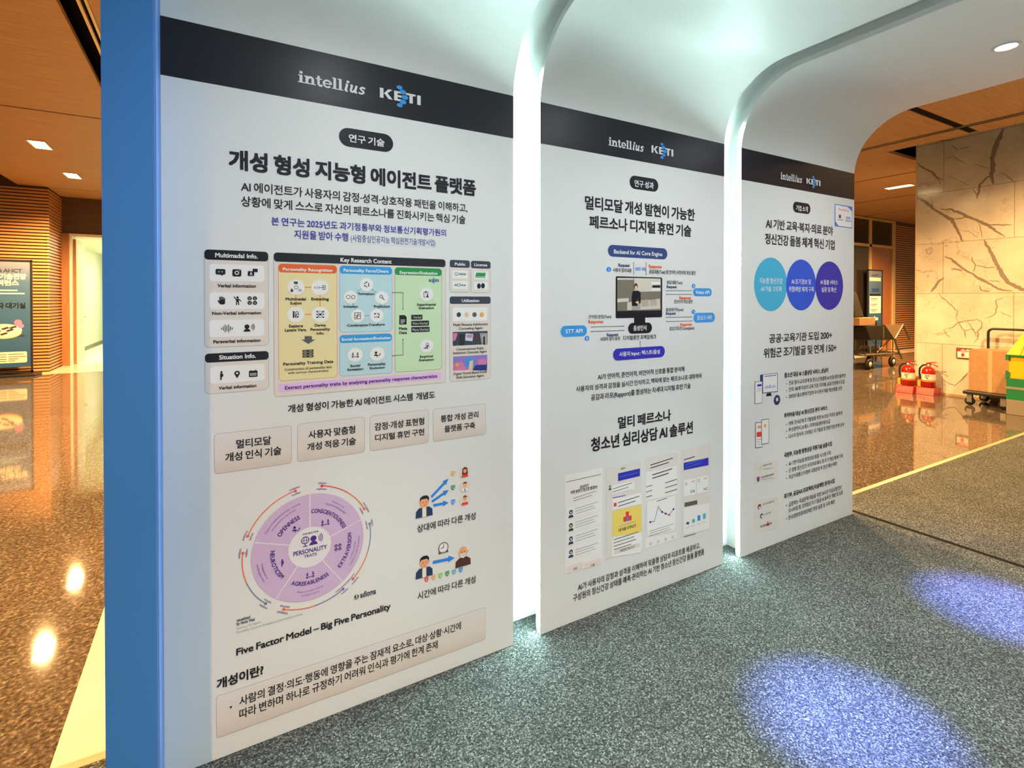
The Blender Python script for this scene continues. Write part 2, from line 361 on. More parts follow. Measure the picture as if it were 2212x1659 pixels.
VEINS = [(0.055, [(1.153, 4.078), (1.189, 3.976), (1.237, 3.827), (1.274, 3.675), (1.266, 3.511), (1.284, 3.401), (1.259, 3.266)]), (0.028, [(1.285, 3.417), (1.36, 3.351), (1.424, 3.298), (1.436, 3.185), (1.455, 3.072)]), (0.012, [(1.502, 3.246), (1.462, 3.123)]), (0.042, [(2.253, 3.241), (2.131, 3.132), (2.012, 2.99), (1.896, 2.886), (1.769, 2.783), (1.713, 2.639), (1.671, 2.533), (1.63, 2.427)]), (0.036, [(1.925, 2.977), (1.784, 2.956), (1.673, 2.889), (1.552, 2.804), (1.433, 2.722), (1.317, 2.642), (1.229, 2.55), (1.118, 2.442)]), (0.02, [(1.317, 2.642), (1.168, 2.632), (1.035, 2.623)]), (0.016, [(1.741, 2.796), (1.552, 2.804)]), (0.022, [(2.264, 3.817), (2.164, 3.706), (2.045, 3.61), (1.972, 3.507), (1.885, 3.438)]), (0.012, [(2.031, 3.624), (2.001, 3.566), (1.913, 3.374)]), (0.04, [(1.367, 2.418), (1.302, 2.265), (1.226, 2.115)]), (0.018, [(1.946, 4.11), (1.819, 4.077), (1.735, 4.089)]), (0.012, [(1.797, 4.003), (1.707, 3.895), (1.559, 3.925)]), (0.01, [(1.873, 3.798), (1.761, 3.806), (1.678, 3.719), (1.597, 3.65)]), (0.008, [(1.491, 3.626), (1.323, 3.523)]), (0.012, [(1.21, 3.434), (1.112, 3.366), (1.016, 3.252)]), (0.01, [(1.843, 3.516), (1.676, 3.397), (1.541, 3.287)]), (0.01, [(1.433, 2.722), (1.406, 2.554), (1.386, 2.445)]), (0.008, [(1.658, 2.616), (1.537, 2.569), (1.431, 2.458)]), (0.05, [(1.32, 2.326), (1.295, 2.262), (1.247, 2.135), (1.175, 1.947), (1.105, 1.792), (1.025, 1.715), (0.903, 1.638), (0.751, 1.563)]), (0.036, [(1.871, 2.202), (1.771, 2.155), (1.653, 2.018), (1.525, 1.917), (1.389, 1.801), (1.28, 1.736), (1.197, 1.657), (1.036, 1.625)]), (0.02, [(1.783, 2.001), (1.692, 1.98), (1.627, 1.961)]), (0.014, [(1.515, 2.185), (1.502, 2.105), (1.464, 2.04), (1.5, 1.931)]), (0.012, [(1.464, 2.04), (1.354, 1.995), (1.222, 1.995)]), (0.014, [(1.163, 1.779), (1.316, 1.783)]), (0.034, [(1.876, 1.866), (1.957, 1.77), (2.053, 1.622)]), (0.012, [(1.956, 1.613), (1.82, 1.456), (1.687, 1.311), (1.713, 1.198), (1.674, 1.151)]), (0.014, [(1.884, 0.995), (1.751, 1.05), (1.686, 1.134), (1.558, 1.155), (1.446, 1.19), (1.385, 1.145), (1.384, 1.052), (1.433, 1.018), (1.432, 0.892), (1.481, 0.81)]), (0.013, [(1.674, 1.151), (1.647, 1.071), (1.608, 1.009), (1.582, 0.883)]), (0.012, [(1.558, 1.139), (1.482, 1.015), (1.444, 0.907)]), (0.012, [(1.871, 1.012), (1.817, 0.916), (1.79, 0.885)]), (0.012, [(1.608, 1.009), (1.52, 1.029), (1.433, 0.971)]), (0.011, [(1.337, 1.209), (1.23, 1.274), (1.207, 1.397), (1.219, 1.489), (1.126, 1.52)]), (0.009, [(1.171, 1.306), (1.022, 1.234)]), (0.018, [(1.873, 0.189), (1.785, 0.135), (1.719, 0.112), (1.642, 0.204), (1.553, 0.343)]), (0.02, [(1.413, 1.724), (1.388, 1.645), (1.291, 1.628)])]

# marble clad wall, its grey veins drawn where they run over the slabs
M_VEIN = marble('marble vein', (.27, .235, .20), (.17, .148, .125), None)
b = MB(); b.box(9.25, 11.2, -9, 2.27, LZ, 4.34, M_MARBLE); b.box(9.243, 9.25, 2.255, 2.272, LZ, 4.3, M_GOLD); 
rv = random.Random(3)
for q, (w, pts) in enumerate(VEINS):
    fine = []
    for (y0, z0), (y1, z1) in zip(pts, pts[1:]):
        n = max(2, int(math.hypot(y1 - y0, z1 - z0) / .03))
        fine += [(y0 + (y1 - y0) * i / n + rv.uniform(-.008, .008), z0 + (z1 - z0) * i / n + rv.uniform(-.008, .008)) for i in range(n)]
    fine.append(pts[-1]); L_ = []; R_ = []; ww = w
    for i, (y, z) in enumerate(fine):
        a_, c_ = fine[max(0, i - 1)], fine[min(len(fine) - 1, i + 1)]; d = math.hypot(c_[0] - a_[0], c_[1] - a_[1]) or 1
        t_ = min(1, .35 + 4 * min(i, len(fine) - 1 - i) / len(fine)); ww = .6 * ww + .4 * w * rv.uniform(.5, 1.45); h_ = ww / 2 * t_
        ny, nz = -(c_[1] - a_[1]) / d, (c_[0] - a_[0]) / d; L_.append((9.2496 - q * 2e-5, y + ny * h_, z + nz * h_)); R_.append((9.2496 - q * 2e-5, y - ny * h_, z - nz * h_))
    n = len(fine); b.add(L_ + R_, [(i, i + 1, n + i + 1, n + i) for i in range(n - 1)], M_VEIN)
struct(b.build('wall_marble'))
b = MB(); b.box(9.235, 9.25, -9, 2.27, LZ, LZ + .035, M_TRIM); struct(b.build('baseboard_marble'))

# ------------------------------------------------------------ lobby lamps
def lobby_lamp(x, y, label, watts=LOBBY_SPOT, ang=150):
    t = thing('ceiling_downlight', label, 'light', (x, y, CZ), 'recessed lamps in the lobby ceiling')
    b = MB(); b.box(-.12, .12, -.26, -.235, -.012, .02, M_GOLD); b.box(-.12, .12, .235, .26, -.012, .02, M_GOLD); b.box(-.12, -.098, -.235, .235, -.012, .02, M_GOLD); b.box(.098, .12, -.235, .235, -.012, .02, M_GOLD); b.build('frame', t)
    b = MB(); b.box(-.098, .098, -.235, .235, -.004, .02, M_LAMPG); b.build('lamp_glass', t)
    light('lamp_beam', 'SPOT', (0, 0, -.06), t, energy=watts, spot_size=math.radians(ang), spot_blend=.6, shadow_soft_size=.07, color=LOBBY)
    return t
lobby_lamp(-3.40, 8.82, 'warm rectangular lamp in the wooden ceiling, nearer of the two at left')
lobby_lamp(-3.42, 11.18, 'warm rectangular lamp in the wooden ceiling just before the slatted wall')
lobby_lamp(14.1, 3.55, 'added warm ceiling lamp, unseen behind the marble wall')  # extra lamp out of view, added to brighten the far wall and window
lobby_lamp(11.66, 3.55, 'long warm lamp in the ceiling left of the marble wall')
for x in (5.6, 3.2, .63): lobby_lamp(x, 3.53, 'warm ceiling lamp behind the booth, seen only as a streak in the marble', 1700)
lobby_lamp(-3.38, -2.9, 'warm ceiling lamp outside the booth entrance', 520, 130)
lobby_lamp(7.3, -.4, 'added warm ceiling lamp near the marble wall, unseen above the booth ceiling', 1050, 160)  # put in out of view to brighten the marble
lobby_lamp(-3.4, 4.1, 'warm ceiling lamp beside the blue booth front')

# ============================================================ the booth
b = MB(); b.box(-5, 8.1, -7, .19, LZ, 0, M_CARPET)
pf = thing('carpet_platform', 'low grey carpeted platform under the whole booth', 'platform')
b.build('carpet', pf)
b = MB(); b.box(-5, 8.1, .19, .215, LZ, .0, M_TRIM); b.box(-5, 8.1, .215, .245, LZ, -.012, M_TRIM); b.build('edge_trim', pf, label='pale wooden edge strip')
b = MB(); b.box(2.79, 2.825, -7, .19, -.002, .0012, mat('carpet seam', (.006, .006, .005), .9, .1)); b.build('seam', pf, label='dark seam between two carpets')

W_T = 3.3; R_C = .36; Z_S = 2.36; Z_C = 2.72; TH = .026
def profile(off, n=42):
    """cross-section (y, z) of the arch, left wall to right wall, pushed outward by off"""
    p = [(off, .0015), (off, Z_S)]
    for i in range(1, n + 1):
        a = PI / 2 * i / n; p.append((-R_C + (R_C + off) * math.cos(a), Z_S + (R_C + off) * math.sin(a)))
    q = [(-W_T - y, z) for y, z in reversed(p)]
    return p + q
def slot_profile(add, n=42):
    p = [(.14 + add, .0015), (.14 + add, Z_S - .25)]
    for i in range(1, n + 1):
        t = i / n; a = PI / 2 * t; off = .045 * (1 - t) ** 1.3 + .095 + add
        p.append((-R_C + (R_C + off) * math.cos(a), Z_S + (R_C + off) * math.sin(a)))
    return p + [(-W_T - y, z) for y, z in reversed(p)]
def shell(bm, x0, x1, o0, o1, mt, prof=None, prof1=None):
    a, c = (prof or profile)(o0), (prof1 or prof or profile)(o1); n = len(a)
    vs = [(x0, y, z) for y, z in a] + [(x1, y, z) for y, z in a] + [(x0, y, z) for y, z in c] + [(x1, y, z) for y, z in c]
    for i in range(n - 1):
        sm = True
        bm.add([vs[i], vs[i + 1], vs[n + i + 1], vs[n + i]], [(0, 1, 2, 3)], mt, False)
        bm.add([vs[2 * n + i], vs[2 * n + i + 1], vs[3 * n + i + 1], vs[3 * n + i]], [(3, 2, 1, 0)], mt, False)
        bm.add([vs[i], vs[i + 1], vs[2 * n + i + 1], vs[2 * n + i]], [(3, 2, 1, 0)], mt, False)
        bm.add([vs[n + i], vs[n + i + 1], vs[3 * n + i + 1], vs[3 * n + i]], [(0, 1, 2, 3)], mt, False)
def strip(bm, leg, x, o0, o1, mt, t=.004, upto=10):
    """light strip glued on the edge of one leg of an arch, running a little way up the curve"""
    pa, pb = profile(o0)[:2 + upto], profile(o1)[:2 + upto]; n = len(pa)
    if leg: pa, pb = [(-W_T - y, z) for y, z in pa], [(-W_T - y, z) for y, z in pb]
    v = [(xx, y, max(z, .02)) for xx in (x, x + t) for p in (pa, pb) for y, z in p]
    f = []
    for i in range(n - 1):
        for q0, q1 in ((0, n), (n, 3 * n), (3 * n, 2 * n), (2 * n, 0)): f.append((q0 + i, q0 + i + 1, q1 + i + 1, q1 + i))
    f += [(0, n, 3 * n, 2 * n), (n - 1, 3 * n - 1, 4 * n - 1, 2 * n - 1)]
    bm.add(v, f, mt)

# ------------------------------------------------------------ printing on the arches
class Art:
    """flat print on a wall facing -y, in local (x, z); lay = order of the ink layers"""
    def __init__(s): s.mb = MB(); s.k = 0
    def y(s, l): return -.0003 - .00035 * l
    def yk(s, l, step=3e-5):          # neighbouring strokes lie a hair apart, as overprinted ink
        s.k = (s.k + 1) % 9; return s.y(l) - s.k * step
    def poly(s, pts, col, l, M=None):
        a = sum(pts[i][0] * pts[(i + 1) % len(pts)][1] - pts[(i + 1) % len(pts)][0] * pts[i][1] for i in range(len(pts)))
        if a < 0: pts = list(reversed(pts))
        y = s.yk(l); s.mb.add([(x, y, z) for x, z in pts], [list(range(len(pts)))], M or pm(col))
    def rrect(s, x0, x1, z0, z1, r, col, l):
        r = max(0, min(r, (x1 - x0) / 2 * .999, (z1 - z0) / 2 * .999)); p = []
        for cx, cz, a0 in ((x1 - r, z1 - r, 0), (x0 + r, z1 - r, 90), (x0 + r, z0 + r, 180), (x1 - r, z0 + r, 270)):
            for k in range(7):
                a = math.radians(a0 + 15 * k); p.append((cx + r * math.cos(a), cz + r * math.sin(a)))
        s.poly(p, col, l)
    def ell(s, cx, cz, rx, rz, col, l, n=28): s.poly([(cx + rx * math.cos(2 * PI * k / n), cz + rz * math.sin(2 * PI * k / n)) for k in range(n)], col, l)
    def stroke(s, pts, w, col, l, closed=False):
        for i in range(len(pts) - (0 if closed else 1)):
            (x0, z0), (x1, z1) = pts[i], pts[(i + 1) % len(pts)]; d = math.hypot(x1 - x0, z1 - z0)
            if d < 1e-7: continue
            nx, nz = -(z1 - z0) / d * w / 2, (x1 - x0) / d * w / 2; ex, ez = (x1 - x0) / d * w * .18, (z1 - z0) / d * w * .18
            s.poly([(x0 + nx - ex, z0 + nz - ez), (x0 - nx - ex, z0 - nz - ez), (x1 - nx + ex, z1 - nz + ez), (x1 + nx + ex, z1 + nz + ez)], col, l)
    def arc(s, cx, cz, r, a0, a1, w, col, l, n=24, rz=None):
        rz = rz or r
        s.stroke([(cx + r * math.cos(math.radians(a0 + (a1 - a0) * i / n)), cz + rz * math.sin(math.radians(a0 + (a1 - a0) * i / n))) for i in range(n + 1)], w, col, l)
    def sector(s, cx, cz, r0, r1, a0, a1, col, l, n=20):
        A = [math.radians(a0 + (a1 - a0) * i / n) for i in range(n + 1)]
        for i in range(n):
            s.poly([(cx + r * math.cos(a), cz + r * math.sin(a)) for r, a in ((r0, A[i]), (r1, A[i]), (r1, A[i + 1]), (r0, A[i + 1]))], col, l)
    def text(s, t, x0, x1, z0, z1, col, wt, mode, l):
        vs, fs = glyphs(t, wt)
        xs = [v[0] for v in vs]; a, c = min(xs), max(xs)
        lo, hi = (-.075, .83) if mode == 'k' else (0.0, .70)
        kx = (x1 - x0) / max(c - a, 1e-6); kz = (z1 - z0) / (hi - lo)
        s.mb.add([(x0 + (v[0] - a) * kx, s.y(l) - v[2] * 6e-5, z0 + (v[1] - lo) * kz) for v in vs], fs, pm(col))
    def ring_text(s, t, cx, cz, r, mid, h, outward, col, wt, l, squeeze=1.0):
        """characters along a circle; outward: tops away from the centre, read clockwise"""
        chars = []
        for ch in t:
            if ch == ' ': chars.append((None, .28)); continue
            g = glyphs(ch, wt); w = max(v[0] for v in g[0]) - min(v[0] for v in g[0]); chars.append((g, w + .07))
        k = h / .70; tot = sum(c[1] for c in chars) * k * squeeze; pos = -tot / 2
        for g, adv in chars:
            wd = adv * k * squeeze
            if g:
                c = pos + wd / 2; rr = r + (h / 2 if outward else -h / 2); sg = -1 if outward else 1
                ang = math.radians(mid) + sg * c / rr; rot = ang - PI / 2 if outward else ang + PI / 2
                vx = [v[0] for v in g[0]]; mx = (min(vx) + max(vx)) / 2
                px, pz = cx + r * math.cos(ang), cz + r * math.sin(ang)
                ca, sa = math.cos(rot), math.sin(rot); vs = []
                for v in g[0]:
                    u, w = (v[0] - mx) * k * squeeze, v[1] * k
                    vs.append((px + u * ca - w * sa, s.y(l) - v[2] * 6e-5, pz + u * sa + w * ca))
                s.mb.add(vs, g[1], pm(col))
            pos += wd
GLY = {}
def glyphs(t, wt):
    """letters as flat triangles (x, y) in em units; bold by overprinting with small shifts"""
    if (t, wt) in GLY: return GLY[(t, wt)]
    c = bpy.data.curves.new('lettering', 'FONT'); c.body = t; c.resolution_u = 3
    if not t.isascii(): c.space_word = .75; c.space_character = .96
    o = bpy.data.objects.new('lettering', c); me = bpy.data.meshes.new_from_object(o)
    v0 = [(v.co.x, v.co.y) for v in me.vertices]; f0 = [list(p.vertices) for p in me.polygons]; r = ([], [])
    d = wt * .8
    for dx, dy in ([(0, 0)] if wt < .003 else [(-d, -d), (d, -d), (d, d), (-d, d)]):
        o_ = len(r[0]); n_ = o_ // max(1, len(v0)); r[0].extend((x + dx, y + dy, n_) for x, y in v0); r[1].extend([o_ + i for i in f] for f in f0)
    bpy.data.objects.remove(o); bpy.data.meshes.remove(me); bpy.data.curves.remove(c)
    GLY[(t, wt)] = r
    return r
def wordmark(a, x0, x1, z0, z1, col='logowhite', l=5):
    # slab serif letters on a grid with x-height 1, ascender 1.5; the last three lean
    segs = []; pen = 0.0
    def S(p, w, sh=0): segs.append(([(pen + x + sh * z, z) for x, z in p], w))
    def bar(x0, x1, z, h=.11, sh=0): S([(x0, z), (x1, z)], h, sh)
    for ch in ['i', 'n', 't', 'e', 'l', 'l', 'I', 'U', 'Z']:
        if ch == 'i': S([(.28, .05), (.28, .98)], .24); bar(.02, .56, .055); bar(.04, .3, .94); S([(.28, 1.20), (.28, 1.44)], .26); pen += .62
        elif ch == 'n': S([(.26, .05), (.26, .98)], .24); bar(0, .54, .055); bar(.02, .3, .94); S([(.36, .70), (.5, .88), (.66, .93), (.8, .84), (.86, .66), (.86, .05)], .22); bar(.62, 1.12, .055); pen += 1.17
        elif ch == 't': S([(.28, 1.28), (.28, .24), (.36, .09), (.5, .06), (.64, .14)], .22); bar(.02, .6, .93); pen += .70
        elif ch == 'e': S([(.5 + .38 * math.cos(math.radians(q)), .5 + .44 * math.sin(math.radians(q))) for q in range(0, 330, 15)], .19); bar(.18, .9, .50, .12); pen += 1.0
        elif ch == 'l': S([(.28, .05), (.28, 1.46)], .24); bar(.02, .56, .055); bar(.04, .3, 1.44); pen += .60
        elif ch == 'I': S([(.10, .96), (.22, .96), (.22, .2), (.28, .07), (.42, .09)], .21, .22); S([(.22, 1.20), (.22, 1.44)], .24, .22); pen += .56
        elif ch == 'U': S([(.06, .95), (.2, .95), (.2, .28), (.3, .09), (.46, .09), (.62, .28), (.66, .45)], .20, .22); S([(.68, .98), (.68, .2), (.76, .07), (.9, .10)], .21, .22); pen += 1.02
        else: S([(.62, .80), (.5, .93), (.28, .92), (.18, .74), (.3, .58), (.52, .46), (.62, .28), (.5, .09), (.26, .07), (.12, .2)], .19, .2); pen += .8
    k = (x1 - x0) / (pen + .05); kz = (z1 - z0) / 1.5
    for p, w in segs:
        w *= 1.22
        for i in range(len(p) - 1):
            (ax, az), (bx, bz) = p[i], p[i + 1]; d = math.hypot(bx - ax, bz - az) or 1; nx, nz = -(bz - az) / d * w / 2, (bx - ax) / d * w / 2
            ex, ez = (bx - ax) / d * .04, (bz - az) / d * .04
            a.poly([(x0 + x * k, z0 + z * kz) for x, z in ((ax + nx - ex, az + nz - ez), (ax - nx - ex, az - nz - ez), (bx - nx + ex, bz - nz + ez), (bx + nx + ex, bz + nz + ez))], col, l)
def keti(a, x0, x1, z0, z1, col, l):
    w, h = x1 - x0, z1 - z0
    def P(pts): a.poly([(x0 + x * w, z0 + z * h) for x, z in pts], col, l)
    P([(0, 0), (.085, 0), (.085, 1), (0, 1)]); P([(.085, .45), (.20, 1), (.30, 1), (.16, .5)]); P([(.10, .52), (.17, .62), (.31, 0), (.205, 0)])
    P([(.34, 0), (.425, 0), (.425, 1), (.34, 1)])
    for z in (0, .4, .8): P([(.42, z), (.56, z), (.56, z + .2), (.42, z + .2)])
    P([(.63, .8), (.87, .8), (.87, 1), (.63, 1)]); P([(.715, 0), (.80, 0), (.80, .82), (.715, .82)]); P([(.91, 0), (1, 0), (1, 1), (.91, 1)])
    for x, z, r in ((.47, 1.42, .075), (.55, 1.02, .085), (.60, .50, .09), (.555, -.02, .085), (.475, -.42, .075)): a.ell(x0 + x * w, z0 + z * h, r * w * .95, r * w * .62, 'sky', l + 1)
def icon(a, k, x, z, h, col, l):
    e, st, p = a.ell, a.stroke, a.poly
    def q(pts, c=col, d=0): p([(x + u * h, z + v * h) for u, v in pts], c, l + d)
    def s(pts, w=.09, c=col, closed=False): st([(x + u * h, z + v * h) for u, v in pts], w * h, c, l, closed)
    def c(u, v, r, cc=col, d=0, rz=None): e(x + u * h, z + v * h, r * h, (rz or r) * h, cc, l + d, 20)
    def r(u0, u1, v0, v1, rad, cc=col, d=0): a.rrect(x + u0 * h, x + u1 * h, z + v0 * h, z + v1 * h, rad * h, cc, l + d)
    if k == 'chat': r(-.62, .62, -.3, .5, .2); q([(-.1, -.28), (.25, -.28), (.3, -.5)]); c(-.2, .1, .08, 'offwhite', 1); c(.2, .1, .08, 'offwhite', 1)
    elif k == 'camera': r(-.55, .55, -.5, .5, .2); c(0, 0, .28, 'offwhite', 1); c(0, 0, .17, col, 2); c(.34, .34, .06, 'offwhite', 1)
    elif k == 'translate': r(.0, .65, .05, .55, .08); r(-.62, .2, -.5, .18, .1, col, 1); a.text('A', x - .36 * h, x - .06 * h, z - .38 * h, z + .06 * h, 'offwhite', .03, 'l', l + 2)
    elif k == 'hand': r(-.28, .36, -.5, .12, .2); [r(-.28 + .17 * i, -.15 + .17 * i, -.1, .42 + (.08, .12, .06, -.08)[i], .06) for i in range(4)]; q([(-.3, -.35), (-.5, .0), (-.4, .06), (-.2, -.15)])
    elif k == 'wave': c(0, .36, .13); q([(-.18, .2), (.18, .2), (.12, -.15), (-.12, -.15)]); s([(-.08, -.1), (-.12, -.5)], .11); s([(.08, -.1), (.12, -.5)], .11); s([(-.16, .15), (-.36, .46)], .09); s([(.16, .15), (.38, -.08)], .09)
    elif k == 'faces':
        for u, v in ((-.28, .27), (.28, .27), (-.28, -.27), (.28, -.27)): c(u, v, .24); c(u - .08, v + .05, .035, 'offwhite', 1); c(u + .08, v + .05, .035, 'offwhite', 1); q([(u - .1, v - .06), (u + .1, v - .06), (u, v - .14)], 'offwhite', 1)
    elif k == 'sound':
        for i, hh in enumerate((.1, .25, .5, .34, .5, .25, .12)): s([(-.6 + .2 * i, -hh), (-.6 + .2 * i, hh)], .08)
    elif k == 'speak': c(-.2, .16, .3); q([(-.62, -.5), (.22, -.5), (.12, -.22), (-.1, -.12), (-.35, -.14), (-.55, -.3)]); [a.arc(x + .1 * h, z + .1 * h, rr * h, -45, 45, .07 * h, col, l, 8) for rr in (.28, .44, .6)]
    elif k == 'person': c(0, .4, .12); q([(-.14, .26), (.1, .26), (.22, -.02), (.1, -.2), (-.14, -.2)]); s([(-.05, -.18), (-.05, -.5)], .16)
    elif k == 'pin': c(0, .16, .33); q([(-.31, .06), (.31, .06), (0, -.5)]); c(0, .17, .13, 'offwhite', 1)
    elif k == 'calendar': r(-.55, .55, -.5, .4, .1); s([(-.55, .12), (.55, .12)], .07, 'offwhite'); s([(-.3, .5), (-.3, .3)]); s([(.3, .5), (.3, .3)]); [r(-.4 + .22 * i, -.26 + .22 * i, -.3 + .22 * j, -.17 + .22 * j, .01, 'offwhite', 1) for i in range(4) for j in range(2)]
    elif k == 'ring': a.arc(x, z, .42 * h, 0, 360, .11 * h, col, l, 18)
    elif k == 'code': s([(-.5, .35), (-.9, 0), (-.5, -.35)], .14); s([(.5, .35), (.9, 0), (.5, -.35)], .14); s([(-.15, -.4), (.15, .4)], .12)
    elif k == 'enter': s([(-.1, .2), (-.1, .42), (.5, .42), (.5, -.42), (-.1, -.42), (-.1, -.2)], .1); s([(-.6, 0), (.2, 0)], .1); s([(.02, .18), (.22, 0), (.02, -.18)], .1)
    elif k == 'chart': r(-.42, -.2, -.5, .5, .02); r(-.1, .08, -.5, -.0, .02); r(.16, .34, -.5, -.2, .02); a.arc(x + .15 * h, z + .22 * h, .2 * h, 0, 360, .09 * h, col, l, 14); s([(.28, .08), (.45, -.08)], .1)
    elif k == 'net': [s([(u, .42), (-u, -.42)], .07) for u in (-.45, .45)]; s([(-.45, 0), (.45, 0)], .07); s([(-.4, .42), (.4, .42), (-.4, -.42), (.4, -.42)], .06); [c(u, v, .1) for u in (-.45, .45) for v in (.42, 0, -.42)]; c(0, 0, .14)
    elif k == 'recycle': [s([(.42 * math.cos(math.radians(t)), .42 * math.sin(math.radians(t))) for t in (90 + 120 * i - 12, 90 + 120 * (i + 1) - 50)], .12) for i in range(3)]; [c(.40 * math.cos(math.radians(90 + 120 * i)), .40 * math.sin(math.radians(90 + 120 * i)), .1) for i in range(3)]
    elif k == 'search': a.arc(x - .1 * h, z + .12 * h, .28 * h, 0, 360, .09 * h, col, l, 16); s([(.1, -.1), (.45, -.45)], .14); s([(-.2, .12), (0, .12)], .08)
    elif k == 'puzzle': s([(-.5, -.5), (.5, -.5), (.5, .5), (-.5, .5)], .09, closed=True); s([(-.5, .05), (-.1, .1), (0, -.1), (.5, 0)], .07); s([(0, .5), (.05, .1), (-.1, 0), (.0, -.5)], .07); c(.18, .2, .1); c(-.2, -.22, .1)
    elif k == 'swap': c(-.3, .3, .15); c(.3, -.3, .15); c(-.3, -.28, .1); s([(.02, .34), (.4, .34), (.4, .06)], .1); q([(.24, .14), (.56, .14), (.4, -.06)]); s([(-.02, -.36), (.04, -.1)], .09)
    elif k == 'group': [c(u, .3, .1) for u in (-.4, .4)]; [q([(u - .18, -.02), (u + .18, -.02), (u + .1, .18), (u - .1, .18)]) for u in (-.4, .4)]; s([(-.5, -.3), (.5, -.3)], .1); [s([(sg * .34, -.12), (sg * .56, -.3), (sg * .34, -.48)], .1) for sg in (-1, 1)]
    elif k == 'grow': c(-.18, .22, .2); q([(-.5, -.3), (.1, -.3), (.0, -.05), (-.4, -.05)]); s([(-.1, -.5), (.1, -.2), (.28, -.34), (.52, -.02)], .1); q([(.36, .02), (.58, .1), (.56, -.14)])
    elif k == 'clip': s([(-.4, -.46), (.3, -.46), (.3, .36), (-.4, .36)], .08, closed=True); r(-.2, .12, .3, .5, .04); s([(-.25, .12), (.15, .12)], .06); q([(.15, .0), (.25, .0), (.3, -.2), (.5, -.5), (.0, -.5), (.12, -.2)])
    elif k == 'chart2': [r(-.5 + .2 * i, -.36 + .2 * i, -.5, (-.3, -.15, .02, .2)[i], .01) for i in range(4)]; a.arc(x + .12 * h, z + .22 * h, .25 * h, 0, 360, .07 * h, col, l, 14); s([(.3, .05), (.52, -.2)], .09)
    elif k == 'doc': q([(-.4, -.5), (.4, -.5), (.4, .3), (.2, .5), (-.4, .5)]); [s([(-.25, v), (.22, v)], .06, 'offwhite') for v in (-.02, -.18)]; s([(-.25, -.34), (.05, -.34)], .06, 'offwhite')
    elif k == 'server':
        for v in (.34, 0, -.34): r(-.64, .64, v - .14, v + .14, .04); c(-.45, v, .06, 'yellow', 1); c(-.25, v, .06, 'yellow', 1); r(.1, .5, v - .03, v + .03, .01, 'yellow', 1)
    elif k == 'ball': c(0, 0, .5); c(.05, .2, .2, 'paper', 1); q([(-.3, -.1), (.3, -.15), (.2, -.3), (-.25, -.28)], 'paper', 1)
    elif k == 'mask': q([(-.42, .45), (.42, .45), (.42, .0), (.2, -.4), (0, -.5), (-.2, -.4), (-.42, .0)]); c(-.16, .18, .09, 'white', 1); c(.18, .18, .09, 'white', 1); q([(-.2, -.05), (.2, -.05), (.08, -.24), (-.08, -.24)], 'white', 1)
    elif k == 'man': q([(-.42, -.5), (.42, -.5), (.4, -.2), (.25, -.06), (-.25, -.06), (-.4, -.2)], 'suit'); q([(-.1, -.5), (.1, -.5), (.1, -.02), (-.1, -.02)], 'peach2', 1); c(0, .18, .2, 'skin', 2, .25); c(-.2, .18, .05, 'skin', 2); c(.2, .18, .05, 'skin', 2); q([(-.22, .22), (-.2, .42), (-.05, .5), (.15, .48), (.24, .36), (.21, .2), (.14, .34), (-.14, .34)], 'black', 3); c(-.07, .18, .02, 'black', 4); c(.08, .18, .02, 'black', 4); s2 = [(-.06, .04), (.0, .02), (.07, .04)]; q([(-.06, .05), (.07, .05), (.0, .02)], 'red', 4)
    elif k == 'elder': q([(-.42, -.5), (.42, -.5), (.4, -.2), (.2, -.06), (-.2, -.06), (-.4, -.2)], 'brown'); c(0, .2, .23, 'skin', 1, .28); q([(-.2, .14), (.2, .14), (.12, -.04), (0, -.1), (-.12, -.04)], 'lgrey2', 2); c(-.08, .22, .025, 'black', 3); c(.08, .22, .025, 'black', 3); q([(-.07, .06), (.07, .06), (0, .03)], 'red', 3); c(-.23, .2, .05, 'skin', 1); c(.23, .2, .05, 'skin', 1)
    elif k in ('woman', 'boss', 'lad'):
        c(0, 0, .48, 'beige'); q([(-.3, -.42), (.3, -.42), (.24, -.2), (-.24, -.2)], {'woman': 'red', 'boss': 'paper', 'lad': 'red'}[k], 1)
        if k == 'woman': q([(-.26, -.2), (.26, -.2), (.22, .28), (0, .4), (-.22, .28)], 'brown', 1)
        c(0, .1, .15, 'skin', 2, .2); q([(-.18, .12), (-.14, .3), (.02, .36), (.16, .28), (.18, .12), (.1, .22), (-.1, .22)], 'brown', 3)
        if k == 'boss': q([(-.04, -.42), (.04, -.42), (.03, -.2), (-.03, -.2)], 'navy', 2); s([(-.14, .12), (.14, .12)], .05, 'black')
    elif k == 'clock': c(0, 0, .5, 'dgrey'); c(0, 0, .42, 'paper', 1); a.stroke([(x, z + .3 * h), (x, z), (x - .2 * h, z)], .06 * h, 'ink', l + 2); [c(.34 * math.cos(i * PI / 2), .34 * math.sin(i * PI / 2), .03, 'ink', 2) for i in range(4)]; q([(-.5, -.5), (-.2, -.5), (-.42, -.25)], 'dgrey'); q([(.5, -.5), (.2, -.5), (.42, -.25)], 'dgrey')
    elif k == 'avatar': c(0, .14, .26); q([(-.36, -.5), (.36, -.5), (.26, -.2), (-.26, -.2)]); c(0, .1, .12, 'beige3', 1)
    elif k == 'globe': a.arc(x, z + .1 * h, .34 * h, 0, 360, .07 * h, col, l, 18); a.arc(x, z + .1 * h, .14 * h, 0, 360, .05 * h, col, l, 14, .34 * h); s([(-.34, .1), (.34, .1)], .05); s([(0, -.24), (0, -.46)], .08); s([(-.2, -.48), (.2, -.48)], .08)
